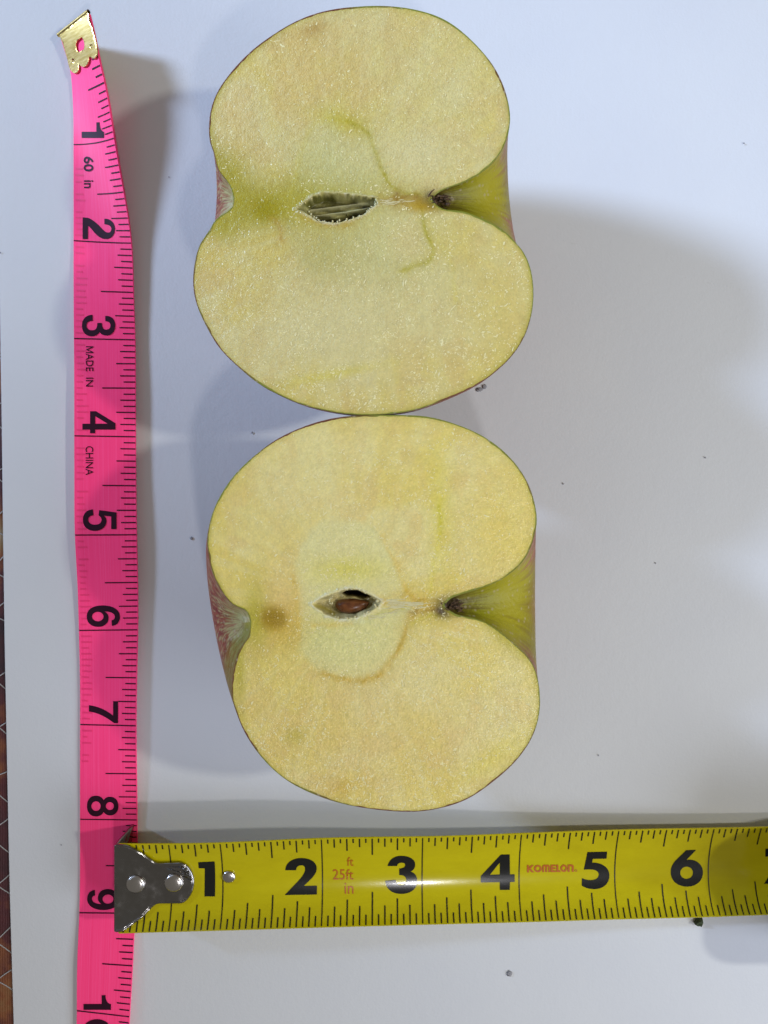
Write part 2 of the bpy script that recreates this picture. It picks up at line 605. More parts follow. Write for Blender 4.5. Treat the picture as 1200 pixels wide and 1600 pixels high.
def ribbon(name, surf, s0, s1, ns, nv, thick, mat, parent):
    s = np.linspace(s0, s1, ns); v = np.linspace(0, 1, nv)
    gs, gv = np.meshgrid(s, v, indexing='ij')
    top = surf.pos(gs, gv, 0.0)
    bot = surf.pos(gs, gv, -thick)
    V = np.concatenate([top, bot[:, ::-1], top[:, :1]], 1)
    UV = np.concatenate([np.stack([gs, gv], -1), np.stack([gs, gv], -1)[:, ::-1], np.stack([gs, gv], -1)[:, :1]], 1)
    me = grid_mesh(name, V)
    set_uv(me, UV)
    bm = bmesh.new(); bm.from_mesh(me)
    bmesh.ops.remove_doubles(bm, verts=bm.verts[:], dist=1e-7)
    ed = [e for e in bm.edges if e.is_boundary]
    bmesh.ops.holes_fill(bm, edges=ed)
    bmesh.ops.recalc_face_normals(bm, faces=bm.faces[:])
    for e in bm.edges:
        if len(e.link_faces) == 2 and e.calc_face_angle(0) > 0.8:
            e.smooth = False
    bm.to_mesh(me); bm.free()
    return link(name, me, mat, parent)


def bez(cmds):
    """M/L/C command tuples -> polygon"""
    out = []
    for cm in cmds:
        if len(cm) == 2:
            out.append(cm)
        else:
            p0 = np.array(out[-1]); a, b, c_, d, e, f = cm
            for t in np.linspace(0, 1, 13)[1:]:
                q = (1 - t) ** 3 * p0 + 3 * (1 - t) ** 2 * t * np.array((a, b)) + 3 * (1 - t) * t * t * np.array((c_, d)) + t ** 3 * np.array((e, f))
                out.append(tuple(q))
    return out


def ell(cx, cy, rx, ry, n=40):
    return [(cx + rx * math.cos(2 * math.pi * i / n), cy + ry * math.sin(2 * math.pi * i / n)) for i in range(n)]


def fill2d(loops):
    """list of closed 2D loops (holes by nesting) -> bmesh, filled"""
    cu = bpy.data.curves.new('glyph', 'CURVE')
    cu.dimensions = '2D'; cu.fill_mode = 'BOTH'
    for lp in loops:
        sp = cu.splines.new('POLY')
        sp.points.add(len(lp) - 1)
        for p, q in zip(sp.points, lp):
            p.co = (q[0], q[1], 0, 1)
        sp.use_cyclic_u = True
    o = bpy.data.objects.new('glyph', cu)
    me = bpy.data.meshes.new_from_object(o)
    bm = bmesh.new(); bm.from_mesh(me)
    bpy.data.objects.remove(o); bpy.data.curves.remove(cu); bpy.data.meshes.remove(me)
    return bm


def text_loops(body, offset=0.0):
    cu = bpy.data.curves.new('txt', 'FONT'); cu.body = body; cu.offset = offset; cu.resolution_u = 3
    o = bpy.data.objects.new('txt', cu)
    me = bpy.data.meshes.new_from_object(o)
    bm = bmesh.new(); bm.from_mesh(me)
    bpy.data.objects.remove(o); bpy.data.curves.remove(cu); bpy.data.meshes.remove(me)
    return bm


def lay(name, bm, surf, mat, parent, lift=0.0035, step=5.0):
    """bmesh drawn in photo pixels -> decal lying on the tape"""
    xs = [v.co.x for v in bm.verts]; ys = [v.co.y for v in bm.verts]
    for lo, hi, no in ((min(xs), max(xs), (1, 0, 0)), (min(ys), max(ys), (0, 1, 0))):
        k = lo + step * 0.5
        while k < hi:
            bmesh.ops.bisect_plane(bm, geom=bm.verts[:] + bm.edges[:] + bm.faces[:], plane_co=(k * no[0], k * no[1], 0), plane_no=no)
            k += step
    C = np.array([(v.co.x, v.co.y) for v in bm.verts])
    s, v = surf.inv(C[:, 0], C[:, 1], lift)
    Q = surf.pos(s, v, np.full(s.shape, lift)) * IN
    for vt, q in zip(bm.verts, Q):
        vt.co = q
    bmesh.ops.recalc_face_normals(bm, faces=bm.faces[:])
    if sum(f.normal.z * f.calc_area() for f in bm.faces) < 0:
        bmesh.ops.reverse_faces(bm, faces=bm.faces[:])
    me = bpy.data.meshes.new(name); bm.to_mesh(me); bm.free()
    return link(name, me, mat, parent)


def place(loops_or_bm, box, how):
    """normalised glyph (0..1) -> photo px box (x0,y0,x1,y1). how: 'up' or 'right' (top of glyph points right)"""
    x0, y0, x1, y1 = box
    f = (lambda a, b: (x0 + a * (x1 - x0), y1 - b * (y1 - y0))) if how == 'up' else (lambda a, b: (x0 + b * (x1 - x0), y0 + a * (y1 - y0)))
    if isinstance(loops_or_bm, bmesh.types.BMesh):
        bm = loops_or_bm
        xs = [v.co.x for v in bm.verts]; ys = [v.co.y for v in bm.verts]
        ax, bx, ay, by = min(xs), max(xs), min(ys), max(ys)
        for v in bm.verts:
            q = f((v.co.x - ax) / (bx - ax), (v.co.y - ay) / (by - ay))
            v.co = (q[0], q[1], 0)
        return bm
    return fill2d([[f(a, b) for a, b in lp] for lp in loops_or_bm])


def ticks(name, surf, items, mat, parent, lift=0.003):
    """items: (s, v0, v1, half width in s) -> one mesh of thin printed strokes"""
    V, Fc = [], []
    for s, v0, v1, hw in items:
        k = max(2, int(abs(v1 - v0) / 0.08) + 2)
        vs = np.linspace(v0, v1, k)
        a = surf.pos(np.full(k, s - hw), vs, np.full(k, lift)); b = surf.pos(np.full(k, s + hw), vs, np.full(k, lift))
        o = len(V)
        V += list(a) + list(b)
        for i in range(k - 1):
            Fc.append((o + i, o + i + 1, o + k + i + 1, o + k + i))
    me = mesh_from(name, V, Fc)
    bm = bmesh.new(); bm.from_mesh(me)
    for f_ in bm.faces:
        f_.normal_update()
    bmesh.ops.reverse_faces(bm, faces=[f_ for f_ in bm.faces if f_.normal.z < 0])
    bm.to_mesh(me); bm.free()
    return link(name, me, mat, parent)


G = {  # bold grotesque numerals, normalised
    '1': [bez([(0, .66), (0, .80), (.3, .8, .55, .85, .62, 1), (1, 1), (1, 0), (.6, 0), (.6, .66)])],
    '2': [bez([(0, 0), (.02, .17), (.10, .32, .30, .46, .48, .58), (.62, .67, .70, .72, .70, .80), (.70, .87, .62, .90, .52, .90), (.38, .88, .34, .80, .32, .68),
               (.06, .68), (.06, .88, .25, 1.01, .54, 1.01), (.80, 1.01, 1, .90, 1, .73), (1, .58, .88, .48, .72, .38), (.55, .28, .45, .24, .40, .17), (1, .17), (1, 0)])],
    '5': [bez([(.14, 1), (.92, 1), (.92, .84), (.33, .84), (.29, .62), (.36, .68, .45, .70, .53, .70), (.8, .70, 1, .56, 1, .34), (1, .13, .8, -.01, .48, -.01),
               (.2, -.01, .01, .10, 0, .29), (.27, .31), (.29, .2, .37, .15, .48, .15), (.62, .15, .71, .23, .71, .35), (.71, .48, .62, .55, .49, .55), (.4, .55, .33, .52, .28, .46), (.03, .48)])],
    '6': [bez([(.96, .76), (.93, .92, .77, 1.01, .53, 1.01), (.2, 1.01, 0, .8, 0, .48), (0, .16, .2, -.01, .51, -.01), (.8, -.01, 1, .12, 1, .34), (1, .54, .82, .66, .58, .66),
               (.45, .66, .35, .62, .28, .54), (.29, .74, .38, .85, .53, .85), (.63, .85, .68, .81, .7, .75)]), ell(.52, .33, .22, .175)],
    '7': [bez([(0, 1), (1, 1), (1, .86), (.72, .6, .52, .3, .47, 0), (.18, 0), (.22, .3, .40, .6, .66, .83), (0, .83)])],
    '8': [bez([(.5, 1.01), (.78, 1.01, .95, .9, .95, .74), (.95, .64, .88, .57, .78, .53), (.92, .49, 1, .4, 1, .28), (1, .1, .8, -.01, .5, -.01), (.2, -.01, 0, .1, 0, .28),
               (0, .4, .08, .49, .22, .53), (.12, .57, .05, .64, .05, .74), (.05, .9, .22, 1.01, .5, 1.01)])[:-1], ell(.5, .735, .19, .13), ell(.5, .285, .23, .15)],
    '0': [ell(.5, .5, .5, .51), ell(.5, .5, .22, .33)],
}
G['9'] = [[(1 - a, 1 - b) for a, b in lp] for lp in G['6']]


def zl(cmds, ox, oy, k):   # path given in a zoomed view -> photo px
    return [(ox + a * k, oy + b * k) for a, b in bez(cmds)]


# ---- pink tape
pink = Pink()
PT = empty('pink_tape_measure', (0, 0, 0), 'bright pink sewing tape measure with brass end running down the left side of the paper', 'tape measure')
ribbon('ribbon', pink, -0.02, 10.45, 420, 15, 0.022, PINK, PT)
it = []
for i in range(5, 168):
    s = i / 16
    if i % 16 == 0:
        it.append((s, 0.005, 0.998, 0.0062))
    elif 8.72 < s < 9.2:
        continue
    else:
        ln = 0.54 if i % 8 == 0 else 0.31 if i % 4 == 0 else 0.245 if i % 2 == 0 else 0.19
        if s < 1.2: ln *= 1.1 if i % 8 else 0.92
        it.append((s, 0.995 - ln, 0.995, 0.0062))
ticks('graduation_marks', pink, it, INK, PT)
it = []
s = 1.25
while s < 7.4:
    it.append((s, 0.03 + random.uniform(0, .02), 0.13 + random.uniform(0, 0.10), 0.008))
    s += 1 / 16 if random.random() < 0.92 else 2 / 16
ticks('show_through_marks', pink, it, GHOST, PT, 0.0022)

for g, box in (('1', (127.5, 191, 162.5, 215.5)), ('2', (129, 339.5, 179, 373.5)), ('5', (130, 796, 182, 829.5)), ('6', (136, 946, 187, 979.5)),
               ('7', (139, 1095.7, 184.5, 1130)), ('8', (136.3, 1243.3, 184.5, 1275.8)), ('9', (136.7, 1389.3, 184.5, 1422)),
               ('1', (130.5, 1555, 173.5, 1578)), ('0', (130.5, 1592.5, 173, 1626))):
    lay('numeral', place(G[g], box, 'right'), pink, INK, PT)
three = zl([(578, 367), (530, 370, 512, 400, 512, 435), (512, 475, 535, 502, 572, 502), (595, 502, 612, 492, 622, 475), (632, 490, 645, 497, 665, 497), (700, 497, 720, 470, 720, 433),
            (720, 397, 698, 372, 657, 374), (658, 408), (680, 408, 690, 418, 690, 434), (690, 450, 680, 460, 664, 460), (645, 460, 637, 448, 637, 418), (608, 418),
            (609, 450, 598, 464, 575, 464), (553, 464, 541, 452, 541, 434), (541, 415, 554, 405, 580, 405)], 0, 400, 0.25)
lay('numeral', fill2d([three]), pink, INK, PT)
four = zl([(515, 1048), (563, 1048), (563, 970), (600, 970), (722, 1045), (722, 1085), (595, 1085), (595, 1108), (563, 1108), (563, 1085), (515, 1085)], 0, 400, 0.25)
lay('numeral', fill2d([four, zl([(595, 1048), (672, 1048), (595, 1001)], 0, 400, 0.25)]), pink, INK, PT)
lay('lettering', place(text_loops('60', 0.022), (130.5, 244.5, 146, 268), 'right'), pink, INK, PT)
lay('lettering', place(text_loops('in', 0.016), (131, 281.5, 145.5, 294), 'right'), pink, INK, PT)
MM = [[(0, 0), (0, 1), (.17, 1), (.5, .30), (.83, 1), (1, 1), (1, 0), (.86, 0), (.86, .74), (.55, .06), (.45, .06), (.14, .74), (.14, 0)]]
lay('lettering', place(MM, (134, 541, 145.8, 551.6), 'right'), pink, INK, PT)
lay('lettering', place(text_loops('ADE', 0.005), (134, 552.4, 145.8, 580), 'right'), pink, INK, PT)
lay('lettering', place(text_loops('IN', 0.005), (134, 590, 145.5, 604), 'right'), pink, INK, PT)
lay('lettering', place(text_loops('CHINA', 0.005), (133.6, 697, 145.8, 742.5), 'right'), pink, INK, PT)

# brass tip: plate with scalloped end, a diamond window and two pressed pits, folded over the tape end
def z12(p): return [(80 + a / 12, 10 + b / 12) for a, b in p]
tip = z12(bez([(150, 545), (690, 118), (700, 250), (770, 420), (830, 660), (856, 800), (858, 900, 845, 975, 800, 975), (765, 975, 745, 955, 712, 925),
               (708, 1010, 690, 1130, 600, 1132), (560, 1130, 540, 1105, 508, 1072), (530, 1150, 520, 1250, 440, 1252), (380, 1245, 345, 1180, 325, 1100), (300, 980), (270, 880), (215, 690)]))
hole = z12(bez([(565, 575), (600, 600, 622, 690, 622, 720), (620, 760, 612, 800, 605, 805), (510, 868), (480, 850, 465, 780, 462, 760), (455, 720, 470, 650, 490, 635)]))
pit1 = z12(ell(752, 748, 22, 42, 14)); pit2 = z12(ell(408, 1022, 26, 44, 14))
bm = fill2d([tip, hole, pit1, pit2])
tipo = lay('brass_tip', bm, pink, BRASS, PT, lift=0.020, step=3.0)
sol = tipo.modifiers.new('thick', 'SOLIDIFY'); sol.thickness = 0.014 * IN; sol.offset = -1
bev = tipo.modifiers.new('edge', 'BEVEL'); bev.width = 0.004 * IN; bev.segments = 2; bev.limit_method = 'ANGLE'
# folded end bar and back plate of the tip
a = pink.pos(np.linspace(-0.032, -0.032, 9), np.linspace(-0.02, 1.02, 9), np.full(9, 0.006))
link('fold', tube(a, 0.021, 10), BRASS, tipo)
bk = pink.pos(*np.meshgrid(np.linspace(-0.03, 0.42, 8), np.linspace(0.06, 0.93, 6), indexing='ij'), np.full((8, 6), -0.031))
bo = link('back_plate', grid_mesh('back_plate', bk), BRASS, tipo)
sol = bo.modifiers.new('thick', 'SOLIDIFY'); sol.thickness = 0.012 * IN
for pc in ((748, 775), (406, 1055)):            # pressed lips under the pits
    q = z12([pc])[0]
    bm = fill2d([ell(q[0], q[1], 2.4, 4.2, 20)])
    dm = lay('pressed_dimple', bm, pink, BRASS, tipo, lift=0.014, step=1.2)
    for v in dm.data.vertices:
        pass

# ---- yellow tape
yel = Yellow()
YT = empty('yellow_tape_measure', (0, 0, 0), 'yellow steel tape measure with black inch numbers and metal end hook along the bottom', 'tape measure')
blade = ribbon('blade', yel, 0.02, 7.35, 300, 25, 0.010, YEL, YT)
it = []
for i in range(1, 117):
    s = i / 16
    if i % 16 == 0 or i == 8:
        it.append((s, 0.012, 0.988, 0.0055))
        continue
    tl = 0.195 if i % 8 == 0 else 0.145 if i % 4 == 0 else 0.105 if i % 2 == 0 else 0.058
    bl = 0.375 if i % 8 == 0 else 0.295 if i % 4 == 0 else 0.22 if i % 2 == 0 else 0.12
    it.append((s, 0.012, tl, 0.0068)); it.append((s, 0.99 - bl, 0.99, 0.0068))
ticks('graduation_marks', yel, it, TICK, YT)
k3 = 230 / 1200
num = [
    [zl([(798, 385), (945, 378), (952, 450, 951, 600, 948, 690), (855, 690), (858, 440), (803, 438)], 170, 1280, .175)],
    [zl([(605, 312), (692, 312), (692, 285, 712, 272, 735, 272), (758, 272, 768, 288, 766, 305), (764, 335, 740, 365, 715, 395), (600, 514), (862, 510), (862, 438), (755, 440),
         (800, 395, 860, 350, 860, 300), (862, 240, 800, 213, 735, 213), (660, 213, 603, 250, 605, 312)][:-1] + [(665, 213, 608, 250, 605, 306)], 330, 1300, k3)],
    [zl([(343, 330), (355, 275, 400, 247, 455, 247), (520, 247, 567, 275, 567, 315), (567, 350, 550, 365, 530, 375), (565, 385, 583, 410, 583, 450), (583, 520, 530, 557, 450, 557),
         (380, 557, 330, 520, 324, 450), (408, 443), (412, 475, 430, 487, 455, 487), (482, 487, 497, 470, 496, 445), (495, 415, 470, 403, 438, 404), (438, 350), (465, 350, 486, 340, 486, 322),
         (486, 308, 475, 303, 455, 303), (435, 303, 422, 312, 420, 330)], 540, 1290, k3)],
    [zl([(118, 237), (190, 235), (192, 398), (230, 398), (231, 460), (192, 460), (191, 524), (110, 525), (110, 461), (-45, 464), (-45, 412)], 760, 1290, k3),
     zl([(110, 300), (110, 399), (28, 402)], 760, 1290, k3)],
    [zl([(825, 217), (985, 213), (980, 270), (868, 272), (862, 302), (940, 300, 1003, 340, 1003, 405), (1003, 475, 950, 518, 880, 518), (840, 518, 800, 508, 778, 488), (780, 428),
         (805, 440, 830, 445, 850, 445), (890, 445, 917, 428, 917, 400), (917, 375, 890, 360, 855, 358), (835, 357, 810, 358, 795, 360)], 760, 1290, k3)],
    [zl([(535, 253), (615, 250), (535, 333), (610, 318, 670, 370, 670, 430), (670, 505, 615, 550, 540, 550), (465, 550, 408, 505, 408, 430), (408, 385, 430, 355, 460, 325)], 970, 1280, k3),
     zl(ell(537, 437, 52, 50), 970, 1280, k3)],
    [[(1196, 1326.5), (1241, 1325), (1241, 1337), (1212, 1380), (1194, 1381), (1221, 1338), (1196, 1338.5)]],
]
for lp in num:
    lay('numeral', fill2d(lp), yel, YINK, YT)
lay('lettering', place(text_loops('ft', 0.0), (542, 1339.5, 552.3, 1353), 'up'), yel, RED, YT)
lay('lettering', place(text_loops('25ft', 0.0), (520, 1358.2, 552.3, 1374.5), 'up'), yel, RED, YT)
lay('lettering', place(text_loops('in', 0.0), (538.5, 1379.5, 552.3, 1396.5), 'up'), yel, RED, YT)


def stroke(pts, wd):       # thick polyline as one closed outline (mitred)
    p = np.asarray(pts, float); n_ = len(p)
    Lf, Rt = [], []
    for i in range(n_):
        d0 = p[i] - p[i - 1] if i else p[1] - p[0]
        d1 = p[i + 1] - p[i] if i < n_ - 1 else d0
        d0 = d0 / np.linalg.norm(d0); d1 = d1 / np.linalg.norm(d1)
        n0 = np.array((-d0[1], d0[0])); n1 = np.array((-d1[1], d1[0]))
        mN = n0 + n1; mN /= np.linalg.norm(mN)
        mN *= wd / 2 / max(0.45, mN @ n0)
        Lf.append(tuple(p[i] + mN)); Rt.append(tuple(p[i] - mN))
    return Lf + Rt[::-1]


# maker's word, each letter drawn with heavy square strokes as on the blade
def word(letters):
    for loops in letters:
        lay('lettering', fill2d(loops), yel, RED, YT)
x0, y0, hh = 823.5, 1363.2, 11.6
def q(x, y): return (x0 + x, y0 - y * hh - x * 0.012)
LET = [
    [[q(0, 0), q(0, 1), q(3, 1), q(3, .62), q(7, 1), q(11, 1), q(5.6, .52), q(11.2, 0), q(7.2, 0), q(3, .4), q(3, 0)]],
    [[q(17 + 6 * math.cos(t), .5 + .5 * math.sin(t)) for t in np.linspace(0, 2 * math.pi, 28)[:-1]], [q(17 + 3 * math.cos(t), .5 + .27 * math.sin(t)) for t in np.linspace(0, 2 * math.pi, 24)[:-1]]],
    [[q(24, 0), q(24, .8), q(25.5, 1), q(34, 1), q(36, .8), q(36, 0), q(33.4, 0), q(33.4, .75), q(31.4, .75), q(31.4, 0), q(28.8, 0), q(28.8, .75), q(26.8, .75), q(26.8, 0)]],
    [[q(37, 0), q(37, 1), q(45, 1), q(45, .78), q(40, .78), q(40, .61), q(44.5, .61), q(44.5, .39), q(40, .39), q(40, .22), q(45, .22), q(45, 0)]],
    [[q(46, 0), q(46, 1), q(49, 1), q(49, .22), q(52.2, .22), q(52.2, 0)]],
    [[q(57.6 + 5.2 * math.cos(t), .5 + .5 * math.sin(t)) for t in np.linspace(0, 2 * math.pi, 28)[:-1]], [q(57.6 + 2.6 * math.cos(t), .5 + .26 * math.sin(t)) for t in np.linspace(0, 2 * math.pi, 24)[:-1]]],
    [[q(63.6, 0), q(63.6, 1), q(71, 1), q(73, .8), q(73, 0), q(70, 0), q(70, .74), q(66.6, .74), q(66.6, 0)]],
    [[q(76.4 + 1.9 * math.cos(t), .18 + .17 * math.sin(t)) for t in np.linspace(0, 2 * math.pi, 16)[:-1]], [q(76.4 + 1.2 * math.cos(t), .18 + .105 * math.sin(t)) for t in np.linspace(0, 2 * math.pi, 16)[:-1]]],
]
word(LET)
# end hook: plate on the blade + lip bent down to the table
hk = zl([(66, 232), (130, 240), (180, 250, 215, 265, 255, 290), (310, 325, 350, 350, 385, 375), (410, 395, 430, 402, 462, 402), (640, 395), (690, 400, 748, 470, 749, 560),
         (748, 650, 690, 735, 640, 737), (450, 738), (415, 740, 395, 760, 375, 778), (300, 862), (200, 932), (128, 985), (62, 995)], 170, 1280, .175)
bm = fill2d([hk])
PLIFT = 0.022
hook = lay('hook', bm, yel, NICKEL, YT, lift=PLIFT, step=4.0)
sol = hook.modifiers.new('thick', 'SOLIDIFY'); sol.thickness = 0.030 * IN; sol.offset = 0
hc = np.vstack([hk, hk[:1]]); hl = np.r_[0, np.cumsum(np.hypot(*np.diff(hc, axis=0).T))]; ht = np.linspace(0, hl[-1], 160, endpoint=False)
ho = np.stack([np.interp(ht, hl, hc[:, 0]), np.interp(ht, hl, hc[:, 1])], -1)
s_, v_ = yel.inv(ho[:, 0], ho[:, 1], PLIFT)
ep = yel.pos(s_, v_, np.full(160, PLIFT))
link('rolled_edge', tube(np.vstack([ep, ep[:1]]), 0.0165, 8), NICKEL, hook)
# lip
vv = np.linspace(0, 1, 15)
s_, v_ = yel.inv(181.2 + 0 * vv, 1319.5 + vv * 134.5, PLIFT)
topl = yel.pos(s_, v_, np.full(15, PLIFT + 0.012))
rows = []
for k, f_ in enumerate(np.linspace(0, 1, 9)):
    r_ = topl.copy()
    r_[:, 2] = topl[:, 2] * (1 - f_) + 0.035 * f_
    r_[:, 1] = topl[:, 1].mean() + (topl[:, 1] - topl[:, 1].mean()) * (1.0 + 0.02 * f_)
    r_[:, 0] += -0.012 * math.sin(min(1, f_ * 4) * math.pi / 2) + 0.02 * f_
    rows.append(r_)
lip = link('lip', grid_mesh('lip', np.array(rows)), NICKEL, hook)
sol = lip.modifiers.new('thick', 'SOLIDIFY'); sol.thickness = 0.030 * IN; sol.offset = 0
bev = lip.modifiers.new('edge', 'BEVEL'); bev.width = 0.009 * IN; bev.segments = 2; bev.limit_method = 'ANGLE'


def rivet(px, py, r, lift, parent, dome=0.45):
    s, v = yel.inv(np.array(float(px)), np.array(float(py)), lift)
    e = 1e-3
    o = yel.pos(s, v, np.array(lift))
    a = yel.pos(s + e, v) - yel.pos(s - e, v); a /= np.linalg.norm(a)
    b = yel.pos(s, v - e) - yel.pos(s, v + e); b -= a * (a @ b); b /= np.linalg.norm(b)
    n_ = np.cross(a, b)
    prof = [(1.0, 0.0), (1.0, 0.16), (0.96, 0.24), (0.86, 0.33), (0.7, 0.40), (0.5, 0.44), (0.25, 0.46), (0.02, 0.465)]
    ang = np.linspace(0, 2 * math.pi, 33)
    R = r / F * (H - o[2])
    V = np.array([[o + R * pr * (math.cos(t) * a + math.sin(t) * b) + n_ * R * pz * dome / .45 for pr, pz in prof] for t in ang])
    me = grid_mesh('rivet', V)
    bm = bmesh.new(); bm.from_mesh(me); bmesh.ops.remove_doubles(bm, verts=bm.verts[:], dist=1e-7)
    bmesh.ops.holes_fill(bm, edges=[e_ for e_ in bm.edges if e_.is_boundary])
    bmesh.ops.recalc_face_normals(bm, faces=bm.faces[:]); bm.to_mesh(me); bm.free()
    return link('rivet', me, RIVET, parent)


rivet(212.2, 1380.6, 14.8, PLIFT + 0.014, hook)
rivet(271.8, 1378.7, 14.8, PLIFT + 0.014, hook)
rivet(357.7, 1369.6, 10.2, 0.003, YT)

# case of the yellow tape, standing just past the edge of the photograph; its shade falls back along the blade
cx0, cx1, cy0, cy1, ch = 4.16, 6.6, -4.5, -3.1, 1.15
bm = bmesh.new()
bmesh.ops.create_cube(bm, size=1)
for v in bm.verts:
    v.co = Vector((cx0 + (v.co.x + .5) * (cx1 - cx0), cy0 + (v.co.y + .5) * (cy1 - cy0), 0.005 + (v.co.z + .5) * ch)) * IN
bmesh.ops.bevel(bm, geom=[e for e in bm.edges], offset=0.3 * IN, segments=6, affect='EDGES', profile=0.5)
me = bpy.data.meshes.new('tape_case'); bm.to_mesh(me); bm.free()
link('tape_case', me, CASE, YT)

# ------------------------------------------------------------------ apples
AH = 1.63                  # height of the cut face, inches
KC = (H - AH) / F


def a3(px, py, dz=0.0):    # photo px on the cut plane -> inches
    return np.stack([(px - 600) * KC, (800 - py) * KC, AH + dz + 0 * px], -1)


UP_A = dict(  # outline from the calyx notch over the upper lobe to the stem, then over the lower lobe back
    upper=[(364.5, 310), (362.5, 299.5), (354.5, 283), (341, 265), (335, 242.5), (327.5, 219), (326.5, 208), (327, 188.5), (333, 159.5), (345, 135), (367, 106), (396, 77), (425, 55.5), (454, 37.7), (488, 23),
           (522, 14.5), (555.5, 10.6), (594, 9.2), (628, 11.6), (662, 18.4), (691, 29), (720, 48), (746, 72.5), (768, 99), (785, 130.5), (794, 159.5), (797, 188.5), (793, 212.7), (783, 237),
           (763, 261), (739, 278), (715, 289), (697, 295), (684, 302), (674, 311)],
    lower=[(364.5, 310), (363.5, 322), (350, 334), (336, 344.5), (329, 356.5), (314, 379), (305, 407), (301.7, 440), (304, 462), (309, 480), (323.5, 512), (345, 546), (372, 573), (401, 597), (434.7, 616), (473, 632), (512, 642),
           (550.7, 647.5), (594, 647.7), (637.7, 643), (676, 632), (715, 616), (749, 599), (778, 577.6), (802, 553.5), (821, 522), (831, 488), (833.5, 454), (830, 425), (819, 396), (806, 379),
           (785, 359), (750, 340), (715, 329), (690, 325.5), (674, 311)],
    center=(540, 328), bl=0, br=6)
LO_A = dict(
    upper=[(391, 972), (389, 962.5), (384, 954), (370, 947.5), (356, 936), (342, 915), (332, 894), (326, 866), (324, 850), (325, 833), (333, 799), (350, 765), (372, 736), (398, 712), (430, 688), (463.7, 671), (497.5, 659), (541, 650.6),
           (589, 648.4), (633, 648.6), (671.5, 651.7), (705, 660.5), (744, 676), (778, 697.7), (807, 726.7), (826, 758), (836, 789.5), (838.7, 816), (833.5, 842.7), (821, 871.7), (797, 896),
           (768, 912.7), (739, 923), (715, 930.6), (702, 937), (694, 947)],
    lower=[(391, 972), (390.5, 982), (387, 996), (375, 1013), (369.5, 1029), (365.6, 1046.5), (362.5, 1067.5), (362.5, 1088), (367, 1106), (379, 1137.5), (396, 1166.5), (420, 1195.5), (449, 1219.7), (488, 1240),
           (526.5, 1253.5), (565, 1261.7), (608.7, 1267), (652, 1268), (691, 1262), (729.5, 1248.7), (763, 1227), (792, 1203), (816.5, 1176), (833.5, 1147), (842, 1118), (843.6, 1089),
           (840, 1060), (830, 1034), (812, 1014), (792, 996), (768, 978), (740, 966), (714, 960), (694, 947)],
    center=(550, 948), bl=40, br=20)

PALE = np.array((0.85, 0.735, 0.32)); YELL = np.array((0.83, 0.665, 0.18)); TAN = np.array((0.80, 0.59, 0.20)); GREEN = np.array((0.54, 0.455, 0.045))
CORE = np.array((0.74, 0.69, 0.27)); VEIN = np.array((0.50, 0.42, 0.02)); BROWN = np.array((0.36, 0.21, 0.03)); OCH = np.array((0.50, 0.31, 0.012)); WHITE = np.array((0.80, 0.76, 0.58))
DARK = np.array((0.035, 0.02, 0.012)); LGREEN = np.array((0.58, 0.53, 0.16)); OLIVE = np.array((0.44, 0.38, 0.03)); PINKT = np.array((0.86, 0.64, 0.24))


